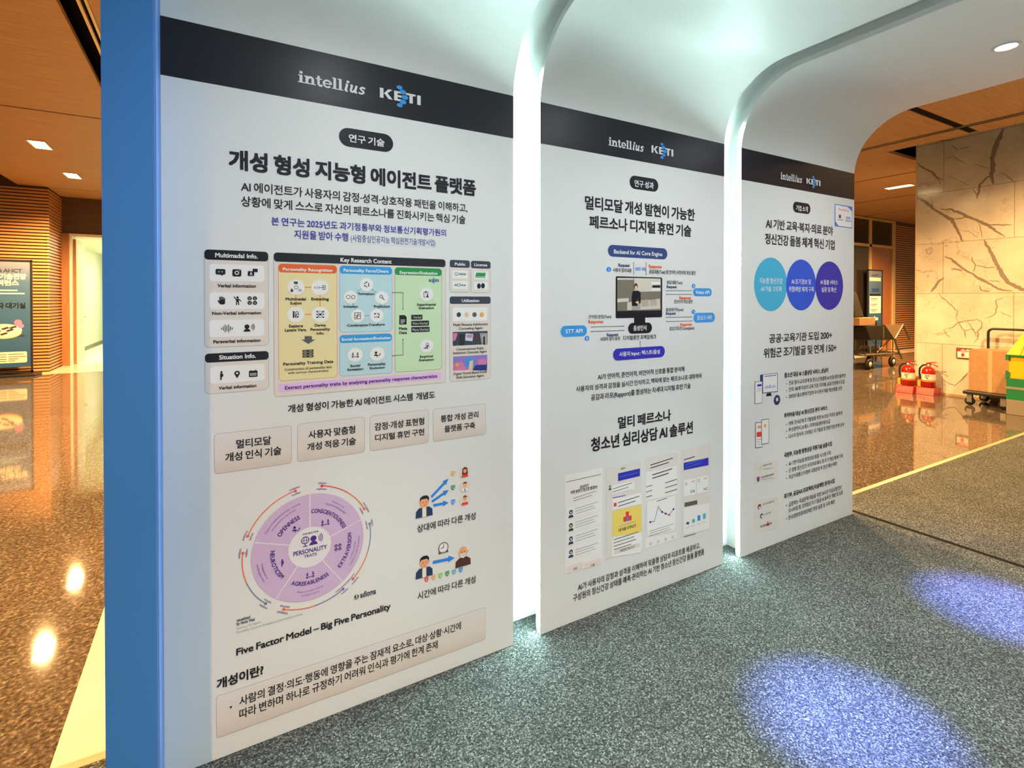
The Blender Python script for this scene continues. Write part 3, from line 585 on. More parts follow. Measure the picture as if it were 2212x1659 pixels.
def wheel(a, cx, cz, R):
    r0 = .071
    for i in range(5): a.sector(cx, cz, r0, R, 90 + 72 * i, 90 + 72 * (i + 1), 'donut', 2)
    for i in range(5):
        t = math.radians(90 + 72 * i); a.stroke([(cx + r0 * math.cos(t), cz + r0 * math.sin(t)), (cx + R * math.cos(t), cz + R * math.sin(t))], .004, 'dline', 3)
    a.ell(cx, cz, r0, r0, 'white', 3, 40)
    C = 'donut2'
    a.ring_text('OPENNESS', cx, cz, .111, 128, .0145, True, C, .03, 4, .86); a.ring_text('CONSCIENTIOUSNESS', cx, cz, .119, 54, .0135, True, C, .03, 4, .76)
    a.ring_text('EXTRAVERSION', cx, cz, .143, -18, .0135, False, C, .03, 4, .86); a.ring_text('AGREEABLENESS', cx, cz, .132, -90, .0135, False, C, .03, 4, .84); a.ring_text('NEUROTICISM', cx, cz, .128, 198, .0135, False, C, .03, 4, .86)
    for t, r, m, o in (('Degree of intellectual curiosity, creativity', .160, 126, 1), ('and a preference for novelty', .146, 127, 1), ('Tendency to be', .162, 54, 1), ('organized and dependable', .150, 54, 1), ('Tendency to seek the company', .172, -18, 0), ('of others, and talk', .160, -18, 0), ("Measure of one's trusting", .157, -90, 0), ('and helpful nature', .170, -90, 0), ('Predisposition to', .158, 198, 0), ('psychological stress', .171, 198, 0)):
        a.ring_text(t, cx, cz, r, m, .0066, bool(o), 'arc2', .0, 4, .9)
    for k, ang, rr in (('grow', 122, .088), ('group', 56, .092), ('faces', -14, .098), ('group', -90, .098), ('person', 200, .096)):
        t = math.radians(ang); icon(a, k, cx + rr * math.cos(t), cz + rr * math.sin(t), .024, C, 4)
    a.text('THE BIG FIVE', cx - .026, cx + .028, cz + .047, cz + .053, C, .02, 'l', 5); icon(a, 'globe', cx - .016, cz + .024, .036, C, 5); icon(a, 'speak', cx + .018, cz + .023, .034, C, 5)
    a.text('PERSONALITY', cx - .055, cx + .057, cz - .019, cz - .004, C, .025, 'l', 5); a.text('TRAITS', cx - .02, cx + .022, cz - .034, cz - .024, C, .02, 'l', 5)
    for a0, a1, c0, c1, w0, w1, w2, w3 in ((157, 103, 'arc1', 'arc1', 'inventive', 'curious', 'consistent', 'cautious'), (79, 27, 'red', 'arc1', 'efficient', 'organized', 'extravagant', 'careless'), (10, -46, 'arc3', 'arc1', 'solitary', 'reserved', 'outgoing', 'energetic'), (-58, -114, 'arc2', 'arc1', 'friendly', 'compassionate', 'challenging', 'detached'), (-132, -188, 'arc3', 'arc1', 'sensitive', 'nervous', 'confident', 'resilient')):
        rr = R + .026; n = 20; ha = (a0 + a1) / 2
        a.arc(cx, cz, rr, a0, ha, .003, c0, 2, 12); a.arc(cx, cz, rr, ha, a1, .003, c1, 2, 12)
        for q, c, wa, wb in ((a0, c0, w0, w1), (a1, c1, w2, w3)):
            t = math.radians(q); a.ell(cx + rr * math.cos(t), cz + rr * math.sin(t), .005, .005, c, 3, 12)
            up = 0 < q % 360 < 180; base = q + (5 if q == a1 else -5) * 0
            a.ring_text(wa, cx, cz, rr + (.007 if up else .0135), q, .0065, up, 'arc2', .02, 3, .9); a.ring_text(wb, cx, cz, rr - (.0135 if up else .007), q, .0065, up, 'arc2', .02, 3, .9)

def print_art(arch, data):
    objs = {'': arch}; cur = None
    def flush():
        if cur and cur[1].mb.f:
            path, art, label = cur
            par, nm = (path.rsplit('/', 1) + [None])[:2] if '/' in path else ('', path)
            objs[path] = art.mb.build(nm, objs[par] if par else arch, label=label)
    for d in data:
        k = d[0]
        if k == 'P': flush(); cur = (d[1], Art(), d[2]); continue
        a = cur[1]
        if k == 'T': a.text(*d[1:])
        elif k == 'R':
            _, x0, x1, z0, z1, r, col, l, bd = d
            if bd: a.rrect(x0 - .0012, x1 + .0012, z0 - .0012, z1 + .0012, r + .0012, bd, l - .5)
            a.rrect(x0, x1, z0, z1, r, col, l)
        elif k == 'E': a.ell(*d[1:])
        elif k == 'G': a.poly(*d[1:])
        elif k == 'L':
            _, pts, w, col, l, ar = d; pts = list(pts)
            if ar:
                (x0, z0), (x1, z1) = pts[-2], pts[-1]; n = math.hypot(x1 - x0, z1 - z0); ux, uz = (x1 - x0) / n, (z1 - z0) / n; hl = w * (3.2 if ar == 1 else 2.4); hw = w * (1.6 if ar == 1 else 1.15)
                a.poly([(x1, z1), (x1 - ux * hl - uz * hw, z1 - uz * hl + ux * hw), (x1 - ux * hl + uz * hw, z1 - uz * hl - ux * hw)], col, l); pts[-1] = (x1 - ux * hl * .9, z1 - uz * hl * .9)
            a.stroke(pts, w, col, l)
        elif k == 'I': icon(a, *d[1:])
        elif k == 'W': wordmark(a, *d[1:])
        elif k == 'K': keti(a, *d[1:])
        elif k == 'WHEEL': wheel(a, d[1], .6275, .187)
    flush()
ART0 = [
('P', 'wordmark', 'white slab serif wordmark'),
('W', 0.3968, 0.6276, 2.2538, 2.2938),
('P', 'institute_logo', 'white KETI logo with blue dots'),
('K', 0.6822, 0.8426, 2.2562, 2.2928, 'logowhite', 5),
('P', 'section_badge', 'black pill badge'),
('R', 0.5335, 0.733, 2.0556, 2.123, 0.0337, 'black', 2, None),
('P', 'section_badge/badge_lettering', 'white lettering'),
('T', '연구 기술', 0.5681, 0.6992, 2.0738, 2.1022, 'pure', 0.02, 'k', 4),
('P', 'title_lettering', None),
('T', '개성 형성 지능형 에이전트 플랫폼', 0.1843, 1.0815, 1.9282, 1.9905, 'ink', 0.042, 'k', 4),
('P', 'subtitle_lettering', None),
('T', 'AI 에이전트가 사용자의 감정·성격·상호작용 패턴을 이해하고,', 0.2194, 1.0428, 1.8573, 1.8907, 'ink', 0.012, 'k', 4),
('T', '상황에 맞게 스스로 자신의 페르소나를 진화시키는 핵심 기술', 0.2192, 1.0339, 1.8089, 1.8423, 'ink', 0.012, 'k', 4),
('P', 'funding_lettering', 'indigo lettering'),
('T', '본 연구는 2025년도 과기정통부와 정보통신기획평가원의', 0.3104, 0.9482, 1.753, 1.7806, 'indigo', 0.012, 'k', 4),
('T', '지원을 받아 수행', 0.3824, 0.5649, 1.7119, 1.7412, 'indigo', 0.012, 'k', 4),
('P', 'correction_sticker', 'thin pale paper strip'),
('R', 0.5683, 0.9084, 1.7062, 1.7436, 0.001, 'sticker', 1, None),
('P', 'correction_sticker/sticker_lettering', None),
('T', '(사람중심인공지능 핵심원천기술개발사업)', 0.5741, 0.9028, 1.7113, 1.7375, 'indigo', 0.004, 'k', 3),
('P', 'info_box', 'beige rounded box with black heading bar'),
('R', 0.1144, 0.2999, 1.3461, 1.6605, 0.012, 'beige', 1, 'grey'),
('P', 'info_box/box_header', 'black bar'),
('R', 0.1144, 0.2999, 1.6283, 1.6605, 0.01, 'black', 2, None),
('P', 'info_box/header_lettering', 'white lettering'),
('T', 'Multimadal Info.', 0.1442, 0.2684, 1.6373, 1.6511, 'pure', 0.03, 'l', 4),
('P', 'info_box/icon_row', 'white strip of black icons'),
('R', 0.1279, 0.2882, 1.559, 1.6151, 0.01, 'offwhite', 2, None),
('I', 'chat', 0.1591, 1.5879, 0.0226, 'ink', 4),
('I', 'camera', 0.2061, 1.5878, 0.0238, 'ink', 4),
('I', 'translate', 0.2528, 1.5903, 0.0233, 'ink', 4),
('P', 'info_box/icon_row', 'white strip of black icons'),
('R', 0.1275, 0.2878, 1.4685, 1.5233, 0.01, 'offwhite', 2, None),
('I', 'hand', 0.1625, 1.4965, 0.0253, 'ink', 4),
('I', 'wave', 0.2077, 1.4964, 0.0283, 'ink', 4),
('I', 'faces', 0.2513, 1.4964, 0.0277, 'ink', 4),
('P', 'info_box/icon_row', 'white strip of black icons'),
('R', 0.1271, 0.2874, 1.3778, 1.434, 0.01, 'offwhite', 2, None),
('I', 'sound', 0.1767, 1.4054, 0.0254, 'ink', 4),
('I', 'speak', 0.2401, 1.4058, 0.025, 'ink', 4),
('P', 'info_box/row_lettering', None),
('T', 'Verbal information', 0.1502, 0.2627, 1.5399, 1.5508, 'ink', 0.03, 'l', 4),
('P', 'info_box/row_lettering', None),
('T', 'Non-Verbal information', 0.1351, 0.2777, 1.4507, 1.4606, 'ink', 0.03, 'l', 4),
('P', 'info_box/row_lettering', None),
('T', 'Paraverbal information', 0.1381, 0.2753, 1.3584, 1.3688, 'ink', 0.03, 'l', 4),
('P', 'info_box', 'beige rounded box with black heading bar'),
('R', 0.1147, 0.2998, 1.1962, 1.3254, 0.012, 'beige', 1, 'grey'),
('P', 'info_box/box_header', 'black bar'),
('R', 0.1147, 0.2998, 1.2965, 1.3254, 0.01, 'black', 2, None),
('P', 'info_box/header_lettering', 'white lettering'),
('T', 'Situation Info.', 0.1541, 0.2613, 1.305, 1.3189, 'pure', 0.03, 'l', 4),
('P', 'info_box/icon_row', 'white strip of black icons'),
('R', 0.1283, 0.2881, 1.2274, 1.2836, 0.01, 'offwhite', 2, None),
('I', 'person', 0.1603, 1.2531, 0.0271, 'ink', 4),
('I', 'pin', 0.2055, 1.2529, 0.0248, 'ink', 4),
('I', 'calendar', 0.2531, 1.253, 0.0233, 'ink', 4),
('P', 'info_box/row_lettering', None),
('T', 'Verbal information', 0.1525, 0.2626, 1.2071, 1.2175, 'ink', 0.03, 'l', 4),
('P', 'research_diagram', 'large beige diagram box with coloured columns'),
('R', 0.3176, 0.9456, 1.1677, 1.6599, 0.012, 'beige', 1, 'grey'),
('P', 'research_diagram/diagram_header', 'black bar'),
('R', 0.3176, 0.9456, 1.6293, 1.6599, 0.01, 'black', 2, None),
('P', 'research_diagram/header_lettering', 'white lettering'),
('T', 'Key Research Content', 0.5375, 0.726, 1.636, 1.651, 'pure', 0.03, 'l', 4),
('P', 'research_diagram/recognition_column', 'yellow column with orange heading'),
('R', 0.3321, 0.5243, 1.2214, 1.6217, 0.012, 'yellow', 2, 'orange'),
('R', 0.3321, 0.5243, 1.5933, 1.6217, 0.01, 'orange', 3, None),
('T', 'Personality Recognition', 0.3456, 0.5094, 1.5992, 1.6097, 'pure', 0.03, 'l', 4),
('L', [(0.3869, 1.5423), (0.4666, 1.5432), (0.4672, 1.4472), (0.3865, 1.4484), (0.3869, 1.5423)], 0.004, 'orange2', 3, 0),
('E', 0.3871, 1.5422, 0.0282, 0.027, 'offwhite', 4),
('E', 0.4668, 1.5432, 0.0294, 0.0275, 'offwhite', 4),
('E', 0.3868, 1.4483, 0.0282, 0.027, 'offwhite', 4),
('E', 0.4674, 1.4472, 0.0294, 0.0276, 'offwhite', 4),
('I', 'chat', 0.3869, 1.5571, 0.0102, 'ink', 5),
('I', 'ring', 0.3878, 1.5423, 0.0139, 'ink', 5),
('I', 'hand', 0.3739, 1.5319, 0.0111, 'ink', 5),
('I', 'sound', 0.3999, 1.5321, 0.0112, 'ink', 5),
('I', 'code', 0.4567, 1.5421, 0.0104, 'ink', 5),
('I', 'enter', 0.477, 1.5424, 0.0162, 'ink', 5),
('I', 'chart', 0.3866, 1.4484, 0.0233, 'ink', 5),
('I', 'net', 0.4672, 1.4472, 0.0247, 'ink', 5),
('T', 'Multimadal', 0.3537, 0.4195, 1.4972, 1.5069, 'ink', 0.03, 'l', 5),
('T', 'fusion', 0.3686, 0.4054, 1.4833, 1.4926, 'ink', 0.03, 'l', 5),
('T', 'Embeding', 0.4373, 0.4966, 1.4971, 1.507, 'ink', 0.03, 'l', 5),
('T', 'Explore', 0.3645, 0.4095, 1.4034, 1.4135, 'ink', 0.03, 'l', 5),
('T', 'Latent Vars.', 0.3512, 0.4218, 1.3899, 1.3996, 'ink', 0.03, 'l', 5),
('T', 'Derive', 0.4481, 0.4857, 1.4044, 1.4134, 'ink', 0.03, 'l', 5),
('T', 'Personality', 0.4338, 0.5009, 1.3902, 1.3991, 'ink', 0.03, 'l', 5),
('T', 'info.', 0.4543, 0.4806, 1.3763, 1.3848, 'ink', 0.03, 'l', 5),
('G', [(0.4151, 1.372), (0.4391, 1.3711), (0.439, 1.3589), (0.4507, 1.3584), (0.427, 1.3443), (0.4041, 1.3602), (0.4151, 1.3598)], 'dgrey', 4),
('I', 'server', 0.426, 1.3104, 0.0282, 'ink', 4),
('T', 'Personality Training Data', 0.3457, 0.5116, 1.2732, 1.2833, 'ink', 0.03, 'l', 4),
('T', 'Construction of personality data', 0.3494, 0.506, 1.2549, 1.2637, 'ink', 0.008, 'l', 4),
('T', 'with various characteristics', 0.3605, 0.4944, 1.2426, 1.2509, 'ink', 0.008, 'l', 4),
('P', 'research_diagram/formation_column', 'pale blue box with blue heading'),
('R', 0.535, 0.7265, 1.3808, 1.6219, 0.012, 'lblue', 2, 'blue'),
('R', 0.535, 0.7265, 1.5938, 1.6219, 0.01, 'blue', 3, None),
('T', 'Personality Form/Divers', 0.5482, 0.7135, 1.6009, 1.6121, 'pure', 0.03, 'l', 4),
('L', [(0.6312, 1.5555), (0.6877, 1.507), (0.6683, 1.4403), (0.598, 1.4404), (0.5731, 1.5092), (0.6312, 1.5555)], 0.003, 'steel', 3, 0),
('E', 0.6313, 1.5555, 0.0247, 0.0243, 'offwhite', 4),
('E', 0.6879, 1.507, 0.0254, 0.0247, 'offwhite', 4),
('E', 0.6685, 1.4403, 0.0252, 0.0246, 'offwhite', 4),
('E', 0.5982, 1.4404, 0.0243, 0.0241, 'offwhite', 4),
('E', 0.5733, 1.5092, 0.024, 0.024, 'offwhite', 4),
('I', 'recycle', 0.6312, 1.5555, 0.0228, 'ink', 5),
('I', 'ring', 0.5645, 1.5092, 0.0156, 'ink', 5),
('I', 'ring', 0.5823, 1.5088, 0.0157, 'ink', 5),
('I', 'search', 0.6877, 1.5085, 0.0201, 'ink', 5),
('I', 'puzzle', 0.5981, 1.4404, 0.0217, 'ink', 5),
('I', 'swap', 0.6683, 1.4403, 0.0211, 'ink', 5),
('T', 'Formation', 0.6007, 0.66, 1.5172, 1.5261, 'ink', 0.03, 'l', 5),
('T', 'Imitation', 0.5473, 0.5991, 1.4703, 1.4791, 'ink', 0.03, 'l', 5),
('T', 'Prediction', 0.6578, 0.7184, 1.47, 1.479, 'ink', 0.03, 'l', 5),
('T', 'Combination', 0.5604, 0.6367, 1.4015, 1.4103, 'ink', 0.03, 'l', 5),
('T', 'Transform', 0.6382, 0.6992, 1.4019, 1.4109, 'ink', 0.03, 'l', 5),
('P', 'research_diagram/evolution_column', 'pale blue box with blue heading'),
('R', 0.5343, 0.7259, 1.2219, 1.3702, 0.012, 'lblue', 2, 'blue'),
('R', 0.5343, 0.7259, 1.3421, 1.3702, 0.01, 'blue', 3, None),
('T', 'Social formation/Evolution', 0.5404, 0.7218, 1.3506, 1.3603, 'pure', 0.03, 'l', 4),
('E', 0.5891, 1.297, 0.0276, 0.0256, 'offwhite', 4),
('E', 0.6707, 1.2961, 0.0278, 0.0261, 'offwhite', 4),
('I', 'group', 0.589, 1.297, 0.0216, 'ink', 5),
('I', 'grow', 0.6695, 1.2962, 0.0231, 'ink', 5),
('T', 'Social', 0.5706, 0.6068, 1.2534, 1.2622, 'ink', 0.03, 'l', 5),
('T', 'formation', 0.56, 0.6181, 1.2399, 1.2492, 'ink', 0.03, 'l', 5),
('T', 'Personality', 0.6354, 0.702, 1.2537, 1.2631, 'ink', 0.03, 'l', 5),
('T', 'Evolution', 0.6418, 0.6984, 1.2403, 1.2488, 'ink', 0.03, 'l', 5),
('P', 'research_diagram/evaluation_column', 'pale green column with green heading'),
('R', 0.739, 0.9294, 1.2225, 1.6219, 0.012, 'lgreen', 2, 'green'),
('R', 0.739, 0.9294, 1.5938, 1.6219, 0.01, 'green', 3, None),
('T', 'Expression/Evaluation', 0.7573, 0.9111, 1.5984, 1.6096, 'pure', 0.03, 'l', 4),
('K', 0.8755, 0.9168, 1.5696, 1.5802, 'navy', 5),
('E', 0.8662, 1.5205, 0.0278, 0.0258, 'offwhite', 4),
('E', 0.8659, 1.3176, 0.0278, 0.0258, 'offwhite', 4),
('I', 'clip', 0.8638, 1.5205, 0.0242, 'ink', 5),
('I', 'chart2', 0.8657, 1.3176, 0.0232, 'ink', 5),
('I', 'doc', 0.7697, 1.4223, 0.036, 'ink', 4),
('T', 'Experimental', 0.8268, 0.9041, 1.476, 1.4853, 'ink', 0.03, 'l', 5),
('T', 'Evaluation', 0.8339, 0.8962, 1.4628, 1.4717, 'ink', 0.03, 'l', 5),
('T', 'Empirical', 0.838, 0.892, 1.2721, 1.2811, 'ink', 0.03, 'l', 5),
('T', 'Evaluation', 0.8346, 0.8959, 1.2587, 1.2676, 'ink', 0.03, 'l', 5),
('T', 'Meta', 0.7537, 0.7866, 1.3841, 1.3944, 'ink', 0.03, 'l', 5),
('T', 'Data', 0.7547, 0.7855, 1.3682, 1.3779, 'ink', 0.03, 'l', 5),
('R', 0.8028, 0.8487, 1.4216, 1.4408, 0.003, 'black', 3, None),
('T', 'Verbal', 0.8099, 0.8437, 1.4267, 1.4355, 'grey', 0.03, 'l', 5),
('R', 0.8028, 0.8759, 1.3972, 1.4175, 0.003, 'black', 3, None),
('T', 'Non-Verbal', 0.8087, 0.8703, 1.4023, 1.4121, 'grey', 0.03, 'l', 5),
('R', 0.8028, 0.8781, 1.3728, 1.3931, 0.003, 'black', 3, None),
('T', 'Para-Verbal', 0.8076, 0.8736, 1.3779, 1.3877, 'grey', 0.03, 'l', 5),
('L', [(0.7263, 1.5264), (0.7698, 1.5267), (0.7697, 1.4609)], 0.0016, 'ink', 4, 1),
('L', [(0.7258, 1.2866), (0.7694, 1.2868), (0.7695, 1.3502)], 0.0016, 'ink', 4, 1),
('P', 'research_diagram/summary_bar', 'lilac bar with purple lettering'),
('R', 0.3315, 0.9288, 1.1832, 1.2107, 0.001, 'lilac', 2, None),
('T', 'Extract personality traits by analyzing personality response characteristics', 0.3505, 0.9099, 1.1903, 1.2027, 'purple', 0.03, 'l', 4),
('P', 'reference_box', 'pale box with black heading tab'),
('R', 0.9653, 1.0535, 1.5302, 1.6596, 0.01, 'beige', 1, 'grey'),
('P', 'reference_box/box_header', 'black tab'),
('R', 0.9653, 1.0535, 1.6299, 1.6596, 0.008, 'slate', 2, None),
('P', 'reference_box/header_lettering', 'white lettering'),
('T', 'Public', 0.9864, 1.0335, 1.6382, 1.6496, 'offwhite', 0.03, 'l', 4),
('P', 'reference_box/cell', None),
('R', 0.9758, 1.0444, 1.5859, 1.6173, 0.004, 'offwhite', 2, None),
('R', 0.9757, 1.0443, 1.5427, 1.5751, 0.004, 'offwhite', 2, None),
('I', 'ring', 0.9929, 1.6037, 0.0152, 'ink', 4),
('T', 'GitHub', 1.0041, 1.0353, 1.6001, 1.6083, 'ink', 0.02, 'l', 4),
('T', 'AI', 0.9834, 0.9964, 1.5547, 1.5633, 'ink', 0.01, 'l', 4),
('I', 'ring', 1.0041, 1.5598, 0.0142, 'ink', 4),
('T', 'Hub', 1.013, 1.0352, 1.5551, 1.5632, 'ink', 0.01, 'l', 4),
('P', 'reference_box', 'pale box with black heading tab'),
('R', 1.0596, 1.1499, 1.5286, 1.6593, 0.01, 'beige', 1, 'grey'),
('P', 'reference_box/box_header', 'black tab'),
('R', 1.0596, 1.1499, 1.629, 1.6593, 0.008, 'slate', 2, None),
('P', 'reference_box/header_lettering', 'white lettering'),
('T', 'License', 1.0737, 1.1341, 1.6388, 1.6499, 'offwhite', 0.03, 'l', 4),
('P', 'reference_box/cell', None),
('R', 1.0718, 1.1391, 1.5835, 1.6167, 0.004, 'offwhite', 2, None),
('R', 1.0718, 1.1391, 1.5403, 1.5735, 0.004, 'offwhite', 2, None),
('G', [(1.0829, 1.6114), (1.1278, 1.6115), (1.124, 1.5957), (1.0792, 1.5958)], 'green', 4),
('L', [(1.0792, 1.5925), (1.1252, 1.5918)], 0.002, 'green', 4, 0),
('E', 1.0952, 1.5561, 0.0087, 0.0111, 'ink', 4),
('E', 1.1139, 1.5575, 0.0088, 0.0112, 'ink', 4),
('P', 'reference_box', 'pale box with black heading tab'),
('R', 0.9651, 1.1499, 1.1682, 1.5118, 0.01, 'beige', 1, 'grey'),
('P', 'reference_box/box_header', 'black tab'),
('R', 0.9651, 1.1499, 1.4821, 1.5118, 0.008, 'slate', 2, None),
('P', 'reference_box/header_lettering', 'white lettering'),
('T', 'Utilization', 1.0172, 1.0964, 1.4896, 1.5016, 'offwhite', 0.03, 'l', 4),
('P', 'reference_box/cell', None),
('R', 0.9774, 1.1353, 1.4128, 1.4669, 0.004, 'offwhite', 2, None),
('E', 1.004, 1.4384, 0.0095, 0.0098, 'slate', 4),
('E', 1.0388, 1.4379, 0.0097, 0.0099, 'peach', 4),
('E', 1.0748, 1.4374, 0.0098, 0.01, 'dgrey', 4),
('E', 1.1089, 1.4369, 0.01, 0.0101, 'orange2', 4),
('P', 'reference_box/photo_print', 'small printed photo of a kiosk hall'),
('R', 0.9773, 1.1358, 1.3126, 1.3684, 0.002, 'slate', 2, None),
('G', [(1.0351, 1.3611), (1.0692, 1.3577), (1.0655, 1.328), (1.0326, 1.332)], 'lblue', 3),
('G', [(1.0399, 1.3565), (1.0655, 1.3545), (1.063, 1.3419), (1.0387, 1.3444)], 'rose', 4),
('G', [(0.979, 1.364), (0.9991, 1.3633), (0.9902, 1.3364), (0.979, 1.3315)], 'rose', 3),
('G', [(1.0994, 1.3601), (1.1339, 1.3589), (1.1339, 1.3095), (1.1088, 1.3123)], 'grey', 3),
('E', 1.0901, 1.3381, 0.0093, 0.0122, 'brown', 4),
('G', [(1.0051, 1.3577), (1.029, 1.3569), (1.029, 1.313), (1.005, 1.314)], 'black', 3),
('G', [(1.115, 1.3456), (1.1226, 1.3453), (1.1238, 1.3116), (1.1138, 1.312)], 'black', 4),
('P', 'reference_box/photo_print', 'small printed picture of a virtual room'),
('R', 0.9789, 1.1339, 1.2121, 1.2691, 0.002, 'violet', 2, None),
('G', [(0.9813, 1.2391), (1.0169, 1.2478), (1.041, 1.2106), (0.9812, 1.213)], 'rose', 3),
('G', [(1.035, 1.2578), (1.0654, 1.2616), (1.0777, 1.222), (1.038, 1.2218)], 'blue', 3),
('G', [(1.0777, 1.2276), (1.1326, 1.2297), (1.1326, 1.2027), (1.0654, 1.2073)], 'navy', 3),
('G', [(1.0532, 1.2457), (1.0685, 1.2503), (1.0654, 1.2089), (1.0471, 1.213)], 'peach', 4),
('E', 0.9961, 1.2355, 0.0083, 0.0087, 'orange2', 4),
('G', [(1.0901, 1.2518), (1.1276, 1.2525), (1.1276, 1.2272), (1.0931, 1.2294)], 'rose', 3),
('P', 'reference_box/row_lettering', None),
('T', 'Multi-Persona Adolescent', 0.9797, 1.1371, 1.3927, 1.403, 'ink', 0.012, 'l', 4),
('T', 'Counseling Agent', 1.0033, 1.1126, 1.3774, 1.3872, 'ink', 0.012, 'l', 4),
('P', 'reference_box/row_lettering', None),
('T', 'Conversational Public', 0.9937, 1.1182, 1.2928, 1.3031, 'ink', 0.012, 'l', 4),
('T', 'Institution Character Agent', 0.979, 1.132, 1.2783, 1.2886, 'ink', 0.012, 'l', 4),
('P', 'reference_box/row_lettering', None),
('T', 'Digital World-Based Social', 0.9806, 1.1313, 1.1935, 1.2039, 'ink', 0.012, 'l', 4),
('T', 'Skills Education Agent', 0.9924, 1.1187, 1.1785, 1.1883, 'ink', 0.012, 'l', 4),
('P', 'caption_lettering', None),
('T', '개성 형성이 가능한 AI 에이전트 시스템  개념도', 0.3601, 0.9002, 1.1089, 1.1366, 'ink', 0.022, 'k', 4),
('P', 'technology_box', 'beige rounded box'),
('R', 0.1397, 0.3704, 0.9343, 1.0634, 0.01, 'boxgrad', 1, 'grey'),
('P', 'technology_box/box_lettering', None),
('T', '멀티모달', 0.2022, 0.3069, 1.0083, 1.0367, 'ink', 0.022, 'k', 4),
('T', '개성 인식 기술', 0.1699, 0.3386, 0.9691, 0.9972, 'ink', 0.022, 'k', 4),
('P', 'technology_box', 'beige rounded box'),
('R', 0.3909, 0.6225, 0.9349, 1.0653, 0.01, 'boxgrad', 1, 'grey'),
('P', 'technology_box/box_lettering', None),
('T', '사용자 맞춤형', 0.426, 0.5882, 1.0101, 1.0379, 'ink', 0.022, 'k', 4),
('T', '개성 적응 기술', 0.4218, 0.5905, 0.9682, 0.9951, 'ink', 0.022, 'k', 4),
('P', 'technology_box', 'beige rounded box'),
('R', 0.6434, 0.8731, 0.9353, 1.0653, 0.01, 'boxgrad', 1, 'grey'),
('P', 'technology_box/box_lettering', None),
('T', '감정·개성 표현형', 0.6598, 0.8552, 1.0092, 1.0373, 'ink', 0.022, 'k', 4),
('T', '디지털 휴먼 구현', 0.6612, 0.8551, 0.9683, 0.9944, 'ink', 0.022, 'k', 4),
('P', 'technology_box', 'beige rounded box'),
('R', 0.8933, 1.1256, 0.9354, 1.0637, 0.01, 'boxgrad', 1, 'grey'),
('P', 'technology_box/box_lettering', None),
('T', '통합 개성 관리', 0.9246, 1.093, 1.0094, 1.0362, 'ink', 0.022, 'k', 4),
('T', '플랫폼 구축', 0.9401, 1.0775, 0.9666, 0.993, 'ink', 0.022, 'k', 4),
('P', 'trait_wheel', 'lilac five sector ring chart'),
('WHEEL', 0.4306, 0.6308, 0.1908),
('P', 'trait_wheel/publisher_logo', None),
('I', 'ball', 0.5915, 0.4047, 0.0169, 'ink', 4),
('T', 'adioma', 0.6052, 0.6634, 0.3968, 0.4182, 'slate', 0.02, 'l', 4),
('P', 'trait_wheel/source_lettering', None),
('T', 'visualized', 0.2005, 0.2406, 0.4343, 0.4441, 'slate', 0.02, 'l', 4),
('T', 'by Anna Vital', 0.2005, 0.2538, 0.4224, 0.4322, 'slate', 0.02, 'l', 4),
('T', 'Source: J. M. Digman,', 0.2004, 0.276, 0.4088, 0.4159, 'grey', 0.0, 'l', 4),
('T', 'Personality Structure: Emergence of the Five-Factor Model', 0.2003, 0.4053, 0.3958, 0.4029, 'grey', 0.0, 'l', 4),
('P', 'persona_illustration', 'drawing of a man with arrows to three faces'),
('I', 'man', 0.8547, 0.6875, 0.0846, 'ink', 4),
('L', [(0.8855, 0.7187), (0.9585, 0.778)], 0.01, 'azure', 3, 2),
('L', [(0.8883, 0.6995), (0.9596, 0.7317)], 0.01, 'azure', 3, 2),
('L', [(0.8939, 0.6824), (0.9583, 0.6815)], 0.01, 'azure', 3, 2),
('I', 'mask', 0.9778, 0.7958, 0.0207, 'orange2', 4),
('I', 'mask', 0.9778, 0.7381, 0.0207, 'green', 4),
('I', 'mask', 0.9777, 0.6804, 0.0207, 'azure', 4),
('I', 'woman', 1.0304, 0.7936, 0.0507, 'ink', 4),
('I', 'boss', 1.0303, 0.7352, 0.0507, 'ink', 4),
('I', 'lad', 1.0303, 0.6789, 0.0508, 'ink', 4),
('P', 'persona_caption_lettering', None),
('T', '상대에 따라 다른 개성', 0.8253, 1.0791, 0.5888, 0.6183, 'ink', 0.012, 'k', 4),
('P', 'persona_illustration', 'drawing of a man ageing under a clock'),
('I', 'man', 0.8544, 0.4493, 0.0848, 'ink', 4),
('I', 'clock', 0.9355, 0.504, 0.0443, 'ink', 4),
('L', [(0.8925, 0.4555), (0.9851, 0.451)], 0.012, 'azure', 3, 2),
('I', 'elder', 1.0222, 0.4484, 0.0828, 'ink', 4),
('I', 'mask', 0.8637, 0.3953, 0.0202, 'red', 4),
('I', 'mask', 0.893, 0.3949, 0.0203, 'orange2', 4),
('I', 'mask', 0.9226, 0.395, 0.0205, 'lime', 4),
('I', 'mask', 0.9516, 0.3954, 0.0206, 'green', 4),
('I', 'mask', 0.9815, 0.394, 0.0208, 'teal', 4),
('I', 'mask', 1.0113, 0.3944, 0.0209, 'azure', 4),
('P', 'persona_caption_lettering', None),
('T', '시간에 따라 다른 개성', 0.8265, 1.0789, 0.3243, 0.3538, 'ink', 0.012, 'k', 4),
('P', 'model_lettering', None),
('T', 'Five Factor Model – Big Five Personality', 0.1991, 0.7188, 0.3223, 0.3451, 'ink', 0.025, 'l', 4),
('P', 'question_lettering', None),
('T', '개성이란?', 0.1424, 0.2803, 0.2308, 0.2644, 'ink', 0.035, 'k', 4),
('P', 'definition_box', 'long beige rounded box'),
('R', 0.1417, 1.1235, 0.0706, 0.2074, 0.008, 'boxgrad', 1, 'grey'),
('P', 'definition_box/bullet', None),
('E', 0.1827, 0.1575, 0.0033, 0.0032, 'ink', 4),
